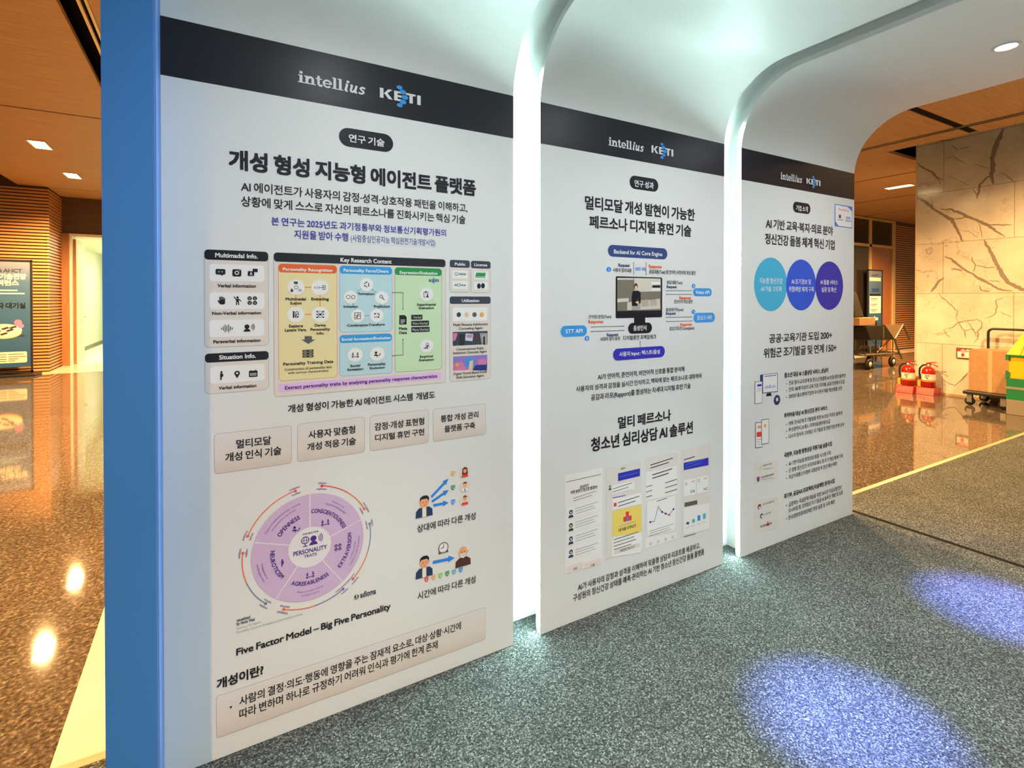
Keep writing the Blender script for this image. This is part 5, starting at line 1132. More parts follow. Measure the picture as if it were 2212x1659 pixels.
ART2 = [
('P', 'wordmark', 'white slab serif wordmark'),
('W', 0.3721, 0.5958, 2.2389, 2.2815),
('P', 'institute_logo', 'white KETI logo with blue dots'),
('K', 0.646, 0.8033, 2.2422, 2.2769, 'logowhite', 5),
('P', 'section_badge', 'black pill badge'),
('R', 0.5047, 0.6926, 2.0483, 2.1155, 0.0336, 'black', 2, None),
('P', 'section_badge/badge_lettering', 'white lettering'),
('T', '기업 소개', 0.5342, 0.6629, 2.0606, 2.0948, 'pure', 0.02, 'k', 4),
('P', 'title_lettering', None),
('T', 'AI 기반 교육·복지·의료 분야', 0.2288, 0.954, 1.9283, 1.9884, 'ink', 0.022, 'k', 4),
('T', '정신건강 돌봄 체계 혁신 기업', 0.2227, 0.9769, 1.8343, 1.8978, 'ink', 0.022, 'k', 4),
('P', 'support_sticker', 'white sticker with blue corners'),
('R', 0.9767, 1.1969, 1.9929, 2.1426, 0.001, 'blue3', 2, None),
('P', 'support_sticker/sticker_face', None),
('G', [(0.9835, 2.1376), (1.1381, 2.1354), (1.1902, 2.1102), (1.1914, 1.9983), (1.0242, 1.9981), (0.9846, 2.0271)], 'pure', 3),
('T', 'Powered by', 1.0247, 1.1524, 2.1037, 2.1197, 'red2', 0.01, 'l', 4),
('E', 1.0391, 2.0633, 0.0155, 0.0132, 'navy', 4),
('E', 1.0442, 2.0685, 0.0104, 0.0076, 'red', 5),
('L', [(1.091, 2.0875), (1.0917, 2.0209)], 0.0012, 'grey', 4, 0),
('T', 'IITP', 1.1158, 1.1709, 2.0466, 2.0676, 'azure', 0.03, 'l', 4),
('L', [(1.0101, 2.0403), (1.0757, 2.0418)], 0.004, 'dgrey', 4, 0),
('L', [(1.1073, 2.0383), (1.182, 2.0399)], 0.004, 'dgrey', 4, 0),
('P', 'vision_circle', 'teal blue circle'),
('E', 0.2836, 1.5917, 0.1636, 0.1629, 'tealblue', 1),
('P', 'vision_circle/circle_lettering', 'white lettering'),
('T', '지능형 정신건강', 0.1684, 0.398, 1.596, 1.63, 'offwhite', 0.01, 'k', 4),
('T', 'AI 기술 고도화', 0.182, 0.3913, 1.5488, 1.5804, 'offwhite', 0.01, 'k', 4),
('P', 'vision_circle', 'royal blue circle'),
('E', 0.5978, 1.5927, 0.1622, 0.1622, 'royal', 2),
('P', 'vision_circle/circle_lettering', 'white lettering'),
('T', 'AI 조기경보 및', 0.4892, 0.7013, 1.5966, 1.6298, 'offwhite', 0.01, 'k', 4),
('T', '위험예방 체계 구축', 0.4618, 0.7363, 1.5484, 1.5823, 'offwhite', 0.01, 'k', 4),
('P', 'vision_circle', 'dark indigo circle'),
('E', 0.9188, 1.5926, 0.1651, 0.1618, 'indigo3', 3),
('P', 'vision_circle/circle_lettering', 'white lettering'),
('T', 'AI 돌봄 서비스', 0.8062, 1.0176, 1.5986, 1.6315, 'offwhite', 0.01, 'k', 5),
('T', '실증 및 확산', 0.8212, 0.9993, 1.5484, 1.5823, 'offwhite', 0.01, 'k', 5),
('P', 'record_lettering', None),
('T', '공공·교육기관 도입 200+', 0.2677, 0.9515, 1.2365, 1.2905, 'ink', 0.018, 'k', 4),
('P', 'record_lettering', None),
('T', '위험군 조기발굴 및 연계 150+', 0.214, 1.0051, 1.1483, 1.2061, 'ink', 0.018, 'k', 4),
('P', 'service_heading_lettering', None),
('T', '청소년 대상 AI 스쿨상담 서비스, 상냥이', 0.4214, 0.9066, 1.0145, 1.0458, 'ink', 0.03, 'k', 4),
('P', 'service_heading_lettering', None),
('T', '취약아동 대상 AI 정신건강 관리 서비스', 0.4208, 0.9019, 0.765, 0.794, 'ink', 0.03, 'k', 4),
('P', 'service_heading_lettering', None),
('T', '국방부, 지능형 병영상담 지원기술 실증사업', 0.4227, 0.9562, 0.5171, 0.5477, 'ink', 0.03, 'k', 4),
('P', 'service_heading_lettering', None),
('T', '과기부, 공공AX 프로젝트(자살예방 분과)사업', 0.4222, 0.9919, 0.2607, 0.2914, 'ink', 0.03, 'k', 4),
('P', 'service_lettering', None),
('T', '진로·정서·교우관계 등 청소년 맞춤형 AI 상담·관리 솔루션', 0.4678, 1.1187, 0.9649, 0.9926, 'ink', 0.008, 'k', 4),
('P', 'service_lettering', None),
('T', '전국 180개 이상의 교육기관, 지자체, 공공기관에서 도입', 0.4681, 1.1068, 0.9234, 0.9511, 'ink', 0.008, 'k', 4),
('P', 'service_lettering', None),
('T', '2025년 중소벤처기업부 우수연구개발 혁신제품 선정', 0.4684, 1.0763, 0.8818, 0.9088, 'ink', 0.008, 'k', 4),
('P', 'service_lettering', None),
('T', '아동 정서문제 조기발굴을 위한 AI 상담 리포트 솔루션', 0.4685, 1.0813, 0.7126, 0.7396, 'ink', 0.008, 'k', 4),
('P', 'service_lettering', None),
('T', '부산광역시 24개소 지역아동센터에 보급', 0.4688, 0.9352, 0.671, 0.6987, 'ink', 0.008, 'k', 4),
('P', 'service_lettering', None),
('T', '다수의 정서적 고위험군 조기발굴 및 전문기관 연계 성과', 0.4691, 1.1055, 0.6309, 0.6571, 'ink', 0.008, 'k', 4),
('P', 'service_lettering', None),
('T', 'AI 기반 지능형 병영상담 통합 시스템 구축', 0.4705, 0.9448, 0.4589, 0.4867, 'ink', 0.008, 'k', 4),
('P', 'service_lettering', None),
('T', '군 장병 정신건강 사각지대 해소 및 조기 개입 체계 구축', 0.4708, 1.0939, 0.4164, 0.4434, 'ink', 0.008, 'k', 4),
('P', 'service_lettering', None),
('T', '국군지휘통신사령부 시범운영 후 전군 확산 예정', 0.4711, 1.0178, 0.3747, 0.4018, 'ink', 0.008, 'k', 4),
('P', 'service_lettering', None),
('T', '급증하는 자살문제 대응을 위한 24시간 자살유발정보', 0.4725, 1.0809, 0.2016, 0.231, 'ink', 0.008, 'k', 4),
('P', 'service_lettering', None),
('T', '모니터링 및 고위험군 조기 발굴 AI 솔루션 개발 및 실증', 0.4689, 1.0968, 0.1637, 0.1915, 'ink', 0.008, 'k', 4),
('P', 'service_lettering', None),
('T', '한국생명존중희망재단 현장 실증 및 구축 예정', 0.4693, 0.9933, 0.1196, 0.1475, 'ink', 0.008, 'k', 4),
('P', 'bullet', None),
('E', 0.4436, 0.9754, 0.0045, 0.0031, 'ink', 4),
('P', 'bullet', None),
('E', 0.4439, 0.9332, 0.0045, 0.0031, 'ink', 4),
('P', 'bullet', None),
('E', 0.4442, 0.8911, 0.0045, 0.0031, 'ink', 4),
('P', 'bullet', None),
('E', 0.4455, 0.7223, 0.0045, 0.0031, 'ink', 4),
('P', 'bullet', None),
('E', 0.4459, 0.6801, 0.0045, 0.0031, 'ink', 4),
('P', 'bullet', None),
('E', 0.4462, 0.6379, 0.0045, 0.0031, 'ink', 4),
('P', 'bullet', None),
('E', 0.4475, 0.4688, 0.0045, 0.0031, 'ink', 4),
('P', 'bullet', None),
('E', 0.4478, 0.4265, 0.0045, 0.0031, 'ink', 4),
('P', 'bullet', None),
('E', 0.4482, 0.3841, 0.0045, 0.0031, 'ink', 4),
('P', 'bullet', None),
('E', 0.4495, 0.2162, 0.0045, 0.0031, 'ink', 4),
('P', 'bullet', None),
('E', 0.4501, 0.1314, 0.0045, 0.0031, 'ink', 4),
('P', 'device_picture', 'printed monitor beside a phone and round seal'),
('G', [(0.1812, 1.0503), (0.3537, 1.0499), (0.3546, 0.9335), (0.182, 0.9379)], 'navy', 2),
('G', [(0.2083, 1.0476), (0.3488, 1.0472), (0.3496, 0.9385), (0.2091, 0.9414)], 'paper', 3),
('G', [(0.2473, 0.9342), (0.2859, 0.9337), (0.2957, 0.9148), (0.239, 0.9164)], 'black', 2),
('L', [(0.2227, 1.0377), (0.3377, 1.0374)], 0.004, 'indigo', 4, 0),
('L', [(0.2327, 0.9651), (0.2326, 0.9755)], 0.006, 'azure', 4, 0),
('L', [(0.2458, 0.9651), (0.2457, 0.9814)], 0.006, 'azure', 4, 0),
('L', [(0.2591, 0.965), (0.259, 0.9724)], 0.006, 'azure', 4, 0),
('L', [(0.2723, 0.9649), (0.2722, 0.9828)], 0.006, 'azure', 4, 0),
('L', [(0.2856, 0.9648), (0.2855, 0.9782)], 0.006, 'azure', 4, 0),
('L', [(0.299, 0.9647), (0.299, 0.9707)], 0.006, 'azure', 4, 0),
('L', [(0.3125, 0.9646), (0.3123, 0.9796)], 0.006, 'azure', 4, 0),
('L', [(0.326, 0.9645), (0.3259, 0.9735)], 0.006, 'azure', 4, 0),
('G', [(0.1291, 1.0134), (0.2015, 1.012), (0.2024, 0.8793), (0.13, 0.8807)], 'dgrey', 3),
('G', [(0.1337, 1.0101), (0.198, 1.0094), (0.1988, 0.8826), (0.1346, 0.8832)], 'paper', 4),
('G', [(0.1524, 0.9954), (0.1934, 0.995), (0.1934, 0.9825), (0.1525, 0.983)], 'indigo2', 5),
('L', [(0.1502, 0.97), (0.1924, 0.9691)], 0.003, 'grey', 4, 0),
('L', [(0.1503, 0.9569), (0.1848, 0.956)], 0.003, 'grey', 4, 0),
('L', [(0.1504, 0.9437), (0.1883, 0.9427)], 0.003, 'grey', 4, 0),
('L', [(0.1505, 0.9305), (0.1799, 0.9297)], 0.003, 'grey', 4, 0),
('E', 0.3477, 0.8844, 0.0322, 0.031, 'navy', 3),
('E', 0.3476, 0.8844, 0.0248, 0.0242, 'slate', 4),
('E', 0.3475, 0.8874, 0.0111, 0.0121, 'lblue', 5),
('P', 'device_picture', 'printed pair of phones with orange cards'),
('G', [(0.1365, 0.7706), (0.2055, 0.7661), (0.2066, 0.6145), (0.1375, 0.6171)], 'dgrey', 2),
('G', [(0.1411, 0.7664), (0.202, 0.7628), (0.203, 0.6187), (0.1421, 0.6208)], 'paper', 3),
('G', [(0.1587, 0.7474), (0.1915, 0.7456), (0.1916, 0.7309), (0.1588, 0.7328)], 'orange2', 4),
('G', [(0.1496, 0.7119), (0.1929, 0.7093), (0.1931, 0.6798), (0.1498, 0.6826)], 'red', 4),
('L', [(0.1522, 0.6662), (0.1944, 0.6631)], 0.003, 'grey', 4, 0),
('L', [(0.1523, 0.6516), (0.1869, 0.649)], 0.003, 'grey', 4, 0),
('L', [(0.1524, 0.6369), (0.1904, 0.634)], 0.003, 'grey', 4, 0),
('G', [(0.1936, 0.7815), (0.2664, 0.779), (0.2675, 0.6282), (0.1946, 0.6324)], 'dgrey', 4),
('G', [(0.1984, 0.7772), (0.2628, 0.7757), (0.2638, 0.6324), (0.1993, 0.6355)], 'paper', 5),
('E', 0.2283, 0.7411, 0.0107, 0.0096, 'orange2', 6),
('L', [(0.2283, 0.7337), (0.2284, 0.7226)], 0.004, 'orange2', 6, 0),
('P', 'partner_plate', 'grey plate with two emblems'),
('G', [(0.1265, 0.5296), (0.3627, 0.5142), (0.3636, 0.3912), (0.1273, 0.4068)], 'beige3', 1),
('L', [(0.1292, 0.4686), (0.3619, 0.4529)], 0.002, 'paper', 2, 0),
('G', [(0.1768, 0.4826), (0.1837, 0.5073), (0.1909, 0.4929), (0.1863, 0.4789)], 'gold', 3),
('T', '대한민국 국방부', 0.2121, 0.2988, 0.4968, 0.5064, 'dgrey', 0.01, 'k', 4),
('L', [(0.2146, 0.4801), (0.3111, 0.4733)], 0.003, 'grey', 3, 0),
('G', [(0.1537, 0.4425), (0.1795, 0.4417), (0.1796, 0.4233), (0.1679, 0.4106), (0.1539, 0.4241)], 'navy', 3),
('G', [(0.1607, 0.439), (0.1748, 0.4381), (0.1726, 0.4223), (0.1632, 0.4239)], 'red', 4),
('T', '국군지휘통신사령부', 0.1936, 0.3177, 0.4275, 0.4393, 'ink', 0.01, 'k', 4),
('L', [(0.1961, 0.4204), (0.3177, 0.412)], 0.003, 'grey', 3, 0),
('P', 'partner_plate', 'grey plate with three emblems'),
('G', [(0.1257, 0.3049), (0.3644, 0.2863), (0.3658, 0.0946), (0.1269, 0.113)], 'beige3', 1),
('L', [(0.1284, 0.24), (0.3636, 0.2204)], 0.002, 'paper', 2, 0),
('L', [(0.1288, 0.1763), (0.3641, 0.1581)], 0.002, 'paper', 2, 0),
('E', 0.1795, 0.2612, 0.0165, 0.0162, 'navy', 3),
('E', 0.1807, 0.2587, 0.0106, 0.0111, 'paper', 4),
('E', 0.1795, 0.2663, 0.0106, 0.0074, 'red', 5),
('T', '과학기술정보통신부', 0.2065, 0.3226, 0.2609, 0.2743, 'dgrey', 0.0, 'k', 4),
('E', 0.2023, 0.2011, 0.0154, 0.0148, 'navy', 3),
('E', 0.2047, 0.1984, 0.0095, 0.0096, 'paper', 4),
('T', '보건복지부', 0.2284, 0.2911, 0.1971, 0.2105, 'dgrey', 0.0, 'k', 4),
('T', '한국생명존중희망재단', 0.1873, 0.3015, 0.1318, 0.1451, 'ink', 0.01, 'k', 4),
('E', 0.2612, 0.1499, 0.006, 0.0052, 'red', 4),
('G', [(0.2528, 0.1442), (0.2697, 0.1421), (0.2746, 0.1275), (0.2481, 0.1303)], 'red', 4),
]


ARCH = [(-1.262, 1.262, 'first white arch with the largest poster, next to the blue front frame'), (.138, 1.238, 'middle white arch whose poster shows a monitor diagram and phone screens'), (1.525, 1.222, 'farthest white arch with three blue circles on its poster')]
for i, (x0, wd, lab) in enumerate(ARCH):
    t = thing('display_arch', lab, 'arch', (x0, 0, 0), 'white poster arches of the booth')
    b = MB(); shell(b, 0, wd, 0, TH, M_WHITE)
    sh = b.build('arch_shell', t)
    b = MB(); b.prism([(0, 2.193 + .001 * (i == 0)), (wd, 2.193), (wd, 2.375), (0, 2.378)], -.0004, .0, 'y', pm('black')); b.build('header_band', t, label='black band across the top of the poster')
    print_art(t, (ART0, ART1, ART2)[i])
    if i < 2:
        b = MB(); strip(b, 1, wd, .002, .024, M_LED2); b.build('led_strip', t, label='added unseen light strip along the right edge of the far leg')  # extra strip on the unseen far leg, added to brighten the arch ceilings
    if i:
        for leg in (0, 1):
            b = MB(); strip(b, leg, -.004, .002, .024, M_LED2 if leg else M_LED); b.build('led_strip', t, label='glowing white light strip along the left edge')
        b = MB(); g = (.138, 0, .149)[i - 1 if i == 1 else 2]; shell(b, -g - .06, .07, 0, .01, M_SLOT, slot_profile); shell(b, .07, .078, .027, .01, M_SLOT, profile, slot_profile); shell(b, -g - .068, -g - .06, .027, .01, M_SLOT, profile, slot_profile); b.build('slot_back', t, label='white board behind the light slot')

# blue front frame
fr = thing('entrance_frame', 'blue front post of the booth with a proud inner lip', 'frame', (-1.262, 0, 0))
b = MB(); a = profile(.19)
b.box(-.123, -.006, -.165, .18, .0015, 3.1, M_BLUE)
b.box(-.123, -.006, -W_T + .165, -W_T - .18, .0015, 3.1, M_BLUE)
b.box(-.123, -.006, -W_T + .165, -.165, 2.78, 3.1, M_BLUE)
b.build('post', fr)
b = MB(); b.box(-.006, 0.0, -.165, -.0005, .0015, Z_S + .1, M_BLUE_LIT); b.build('inner_lip', fr, label='blue inner edge, coloured lighter for the light on it')

# recessed spots in the arch ceilings
def spot(x, y, label):
    t = thing('recessed_spotlight', label, 'light', (x, y, Z_C), 'spotlights in the white arch ceiling')
    b = MB(); 
    n = 32; vs = [(r * math.cos(2 * PI * k / n), r * math.sin(2 * PI * k / n), z) for r, z in ((.040, -.001), (.042, -.006), (.053, -.004), (.055, .001)) for k in range(n)]
    b.add(vs, [(j * n + k, j * n + (k + 1) % n, (j + 1) * n + (k + 1) % n, (j + 1) * n + k) for j in range(3) for k in range(n)], M_ALU, True); b.build('trim_ring', t)
    b = MB(); b.lathe([(.038, -.002), (.038, .0)], (0, 0, 0), M_SPOTG, 24); b.build('lamp_lens', t)
    light('spot_core', 'SPOT', (0, 0, -.02), t, energy=2700, spot_size=math.radians(17), spot_blend=1.0, shadow_soft_size=.03, color=(.19, .26, 1.0))
    light('spot_rim', 'SPOT', (0, 0, -.02), t, energy=210, spot_size=math.radians(62), spot_blend=1.0, shadow_soft_size=.03, color=(.90, 1.0, .93))
    light('spot_halo', 'SPOT', (0, 0, -.02), t, energy=44, spot_size=math.radians(172), spot_blend=1.0, shadow_soft_size=.03, color=(.90, .94, 1.0))
    return t
spot(2.19, -.96, 'round white spotlight in the ceiling of the farthest arch')
spot(.83, -.955, 'round white spotlight in the ceiling of the middle arch')
spot(-.60, -.955, 'round white spotlight in the ceiling of the first arch')

# ============================================================ things in the lobby
def banner(name, label, x0, x1, y, ztop, zbot, lines, group):
    t = thing(name, label, 'sign', ((x0 + x1) / 2, y, LZ), group); w = (x1 - x0) / 2
    b = MB()
    b.box(-w, -w + .03, -.03, .01, .05, ztop - LZ, M_BLACK); b.box(w - .03, w, -.03, .01, .05, ztop - LZ, M_BLACK)
    b.box(-w, w, -.03, .01, ztop - LZ - .03, ztop - LZ, M_BLACK); b.box(-w, w, -.03, .01, .06, .10, M_BLACK); b.build('frame', t)
    b = MB(); b.prism([(-w - .1, -.32), (w + .1, -.32), (w + .14, -.05), (w + .1, .2), (-w - .1, .2), (-w - .14, -.05)], 0, .035, 'z', M_BLACK); b.build('base', t, .004)
    m = mat('banner print', (.1, .2, .3), .4, .4)
    if not m.get('done'):
        nd, lk, bs = nodes(m); tc = N(m, 'ShaderNodeTexCoord'); sp = N(m, 'ShaderNodeSeparateXYZ'); lk.new(tc.outputs['Generated'], sp.inputs[0])
        r = ramp(m, [(0, (.03, .10, .25)), (.55, (.04, .12, .28)), (.80, (.06, .14, .30)), (1, (.19, .23, .36))]); lk.new(sp.outputs['Z'], r.inputs[0]); lk.new(r.outputs[0], bs.inputs['Base Color']); m['done'] = 1
    b = MB(); b.box(-w + .03, w - .03, -.018, -.008, zbot - LZ, ztop - LZ - .03, m); bd = b.build('banner_sheet', t)
    return t, w
lt, lw = banner('standing_sign', 'tall blue notice banner in a black stand before the slatted wall', -5.20, -4.275, 12.35, 2.31, .12, None, 'blue notice banners')
class Sheet(Art):
    """print on a banner, given in world x and z"""
    def __init__(s, x, dz=0): super().__init__(); s.ox = x
    def y(s, l): return -.0195 - .0008 * l
def sheet(t, name, fn, label=None):
    a = Sheet(t.location.x); fn(a); a.mb.v = [(x - a.ox, y, z - LZ) for x, y, z in a.mb.v]; return a.mb.build(name, t, label=label)
sheet(lt, 'heading_lettering', lambda a: a.text('& AI·ICT', -4.80, -4.43, 2.055, 2.125, 'slate', .02, 'l', 1))
sheet(lt, 'title_lettering', lambda a: a.text('기술전망', -4.775, -4.367, 1.915, 2.025, 'peach2', .05, 'k', 1), 'cream lettering')
sheet(lt, 'title_lettering', lambda a: a.text('컨퍼런스', -4.93, -4.483, 1.785, 1.895, 'peach2', .05, 'k', 1), 'cream lettering')
sheet(lt, 'date_line', lambda a: a.stroke([(-4.98, 1.685), (-4.51, 1.685)], .03, 'steel', 1)); sheet(lt, 'date_line', lambda a: a.stroke([(-4.98, 1.622), (-4.40, 1.622)], .03, 'steel', 1))
sheet(lt, 'room_lettering', lambda a: a.text('연사자 대기실', -5.02, -4.384, 1.32, 1.435, 'ink', .04, 'k', 1))
def left_pic(a):
    a.ell(-4.72, .875, .28, .13, 'peach2', 1); a.ell(-4.72, .835, .275, .13, 'peach', .5)
    for u, v in ((.02, .93), (-.10, .87), (.09, .89), (.0, .82), (-.16, .94), (.14, .95), (-.2, .85)): a.poly([(-4.72 + u - .06, v - .02), (-4.72 + u + .04, v + .02), (-4.72 + u + .07, v - .01), (-4.72 + u - .03, v - .05)], 'slate', 2)
    a.ell(-4.50, 1.03, .06, .06, 'rose', 1); a.ell(-4.46, .96, .05, .05, 'violet', 1); a.ell(-4.46, .76, .07, .02, 'slate', .4)
sheet(lt, 'banner_picture', left_pic, 'round beige island picture')
def left_box(a):
    a.rrect(-5.1, -4.367, .21, .435, .03, 'peach2', 1)
    for z, x0, x1 in ((.385, -4.65, -4.42), (.335, -4.65, -4.38), (.29, -4.65, -4.5), (.25, -4.65, -4.55)): a.stroke([(-5.0, z), (-4.68, z)], .012, 'brown', 2); a.stroke([(x0, z), (x1, z)], .012, 'brown', 2)
sheet(lt, 'notice_box', left_box, 'cream box of small print')
rt, rw = banner('standing_sign', 'slim blue direction banner with a white arrow beyond the folding trolley', 15.28, 16.10, 5.90, 2.37, .14, None, 'blue notice banners')
sheet(rt, 'heading_lettering', lambda a: a.text('AI·ICT', 15.50, 15.90, 2.17, 2.24, 'slate', .02, 'l', 1))
sheet(rt, 'title_bar', lambda a: a.stroke([(15.39, 2.09), (15.99, 2.09)], .10, 'peach2', 1), 'cream title line')
def right_dark(a):
    for z in (1.80, 1.745): a.stroke([(15.5, z), (15.91, z)], .035, 'navy', 1)
sheet(rt, 'room_line', right_dark)
sheet(rt, 'black_bar', lambda a: a.stroke([(15.40, 1.635), (15.99, 1.635)], .06, 'black', 1))
def right_list(a):
    a.rrect(15.38, 16.02, 1.10, 1.60, .01, 'paper', 1)
    for z in (1.52, 1.36, 1.20): a.stroke([(15.45, z), (15.80, z)], .018, 'brown', 2); a.stroke([(15.48, z - .045), (15.72, z - .045)], .014, 'brown', 2)
sheet(rt, 'notice_box', right_list, 'white list')
sheet(rt, 'arrow', lambda a: a.poly([(15.53, .936), (15.69, 1.03), (15.69, .975), (15.86, .975), (15.86, .897), (15.69, .897), (15.69, .845)], 'pure', 1), 'white arrow pointing left')

# folding trolley
tr = thing('folding_trolley', 'black folding wagon with two rubber wheels on the shiny floor', 'trolley', (12.1, 4.3, LZ))
def tx(x, z, y=0): return (x - 12.1, y, z - LZ)
for x, y in ((12.60, -.22), (11.55, -.22), (12.60, .25), (11.55, .25)):
    wh = thing  # wheel with hub
    b = MB(); b.lathe([(.05, -.035), (.10, -.035), (.118, -.02), (.118, .02), (.10, .035), (.05, .035)], (x - 12.1, y, .118), M_RUB, 24, 'y'); wo = b.build('wheel', tr)
    b = MB(); b.lathe([(.02, -.042), (.055, -.04), (.055, .04), (.02, .042)], (x - 12.1, y, .118), M_LABEL, 20, 'y'); b.build('wheel_hub', wo)
b = MB()
for y in (-.22, .25):
    b.tube([tx(11.40, .27, y), tx(12.90, .235, y)], .022, M_TUBE); b.tube([tx(11.62, .24, y), tx(12.62, .19, y)], .012, M_TUBE)
    b.tube([tx(11.62, .25, y), tx(11.62, .62, y)], .014, M_TUBE); b.tube([tx(11.86, .10, y), tx(11.86, 1.0, y)], .016, M_BLACK); b.tube([tx(12.35, .25, y), tx(12.35, .62, y)], .012, M_TUBE); b.tube([tx(12.63, .2, y), tx(12.63, .56, y)], .012, M_TUBE)
    b.tube([tx(11.9, .3, y), tx(12.5, .58, y)], .01, M_TUBE); b.tube([tx(12.1, .3, y), tx(11.7, .58, y)], .01, M_TUBE)
    b.tube([tx(12.0, .36, y), tx(12.62, .34, y)], .01, M_TUBE)
for x in (11.45, 12.1, 12.85): b.tube([tx(x, .25, -.22), tx(x, .25, .25)], .015, M_TUBE)
b.build('chassis', tr)
b = MB(); b.add([tx(11.36, .90, -.25), tx(12.20, .92, -.25), tx(12.66, .565, -.25), tx(11.58, .60, -.25), tx(11.36, .88, .28), tx(12.20, .90, .28), tx(12.66, .545, .28), tx(11.58, .58, .28)], [(0, 1, 2, 3), (7, 6, 5, 4), (0, 4, 5, 1), (1, 5, 6, 2), (2, 6, 7, 3), (3, 7, 4, 0)], M_FABRIC)
b.box(.0, .05, -.258, -.25, .67, .95, M_TUBE); b.build('fabric_side', tr)
b = MB(); b.add([tx(12.22, .93, -.23), tx(13.05, .91, -.23), tx(12.68, .58, -.23), tx(12.22, .91, .25), tx(13.05, .89, .25), tx(12.68, .56, .25)], [(0, 1, 2), (5, 4, 3), (0, 3, 4, 1), (1, 4, 5, 2), (2, 5, 3, 0)], M_CLOTH); b.build('folded_flap', tr)
b = MB(); b.tube([tx(12.68, .585, -.24), tx(13.06, .90, -.24), tx(13.40, .54, -.24)], .024, M_TUBE); b.tube([tx(12.66, .6, -.24), tx(12.80, .36, -.24), tx(13.02, .10, -.24)], .022, M_TUBE); b.build('folding_arm', tr)
b = MB(); b.box(11.15, 11.83, 4.08, 4.55, .93, 1.095, M_CARD); tag(b.build('cardboard_box', None, .004), 'small brown cardboard box on top of the black folding trolley', 'box')
b = MB(); b.add([(11.2, 4.2, 1.095), (11.62, 4.2, 1.095), (11.40, 4.24, 1.62), (11.15, 4.24, 1.75), (11.2, 4.45, 1.095), (11.62, 4.45, 1.095), (11.40, 4.40, 1.62), (11.15, 4.40, 1.75)], [(0, 1, 2, 3), (7, 6, 5, 4), (0, 4, 5, 1), (1, 5, 6, 2), (2, 6, 7, 3), (3, 7, 4, 0)], M_FABRIC); tag(b.build('black_bag', None, .03), 'black bag standing on the small cardboard box by the booth edge', 'bag')

# fire extinguishers on their stands, against the marble wall
def ext_stand(x, y, label):
    t = thing('extinguisher_stand', label, 'stand', (x, y, LZ), 'red extinguisher stands')
    b = MB(); b.prism([(-.14, 0), (.12, 0), (.12, .115), (-.10, .118)], -.128, .128, 'y', M_REDP); b.build('stand_body', t, .006)
    a = Art(); a.text('소화기', -.09, .09, .035, .095, 'ink', .03, 'k', 1)
    # lettering on the face towards -x
    n0 = len(a.mb.v); vs = [(-.1425 + (z - .0) * .31, -x, z) for x, yy, z in a.mb.v]; a.mb.v = vs; a.mb.mats = [M_PINK]
    a.mb.build('stand_lettering', t)
    return t
def extinguisher(x, y, z, label):
    t = thing('fire_extinguisher', label, 'fire extinguisher', (x, y, z), 'fire extinguishers by the marble wall')
    b = MB(); b.lathe([(.085, 0), (.093, .01), (.093, .235), (.088, .27), (.07, .305), (.04, .33), (.026, .338)], (0, 0, 0), M_RED, 28); b.build('cylinder', t)
    b = MB(); b.lathe([(.0945, .115), (.0945, .215)], (0, 0, 0), M_LABEL, 28); lb = b.build('label_band', t, label='pale printed label')
    b = MB()
    for z0, y0, y1 in ((.19, -.03, .02), (.19, -.09, -.05), (.165, -.05, .03), (.14, -.06, .0)):
        b.prism([(-.0952 - 0, 0), (-.0946, 0), (-.0946, 0), (-.0952, 0)], 0, 0, 'z', M_DARK) if False else b.box(-.097, -.094, y0 * .5, y1 * .5, z0, z0 + .012, mat('label ink', (.07, .07, .16), .5, .3))
    b.build('label_print', lb)
    b = MB(); b.lathe([(.0955, .092), (.0955, .104)], (0, 0, 0), M_STRAP, 28); b.box(-.05, -.015, .09, .135, .0, .105, M_STRAP); b.build('strap', t, label='orange strap and nozzle')
    b = MB(); b.lathe([(.03, .335), (.03, .365), (.022, .375)], (0, 0, 0), M_STEEL, 18); b.build('valve', t)
    b = MB(); b.tube([(0, .02, .37), (0, -.06, .38), (0, -.125, .345)], .009, M_RED); b.tube([(0, .02, .39), (0, -.04, .405), (0, -.11, .41)], .008, M_RED); b.box(-.018, .018, -.03, .025, .36, .40, M_RED); b.build('lever', t)
    b = MB(); b.tube([(0, .03, .362), (0, .08, .35), (0, .122, .30), (0, .13, .22), (0, .115, .12)], .013, M_RUB); b.build('hose', t)
    return t
ex1 = (9.02, 2.13); ex2 = (9.09, 1.985)
st1 = ext_stand(9.03, 2.28, 'red extinguisher stand, left of the pair at the marble corner'); st2 = ext_stand(9.10, 2.02, 'red extinguisher stand, right of the pair at the marble corner')
extinguisher(9.02, 2.27, LZ + .123, 'red fire extinguisher on the left stand, partly before the slatted wall'); extinguisher(9.09, 2.01, LZ + .123, 'red fire extinguisher on the right stand, before the marble')

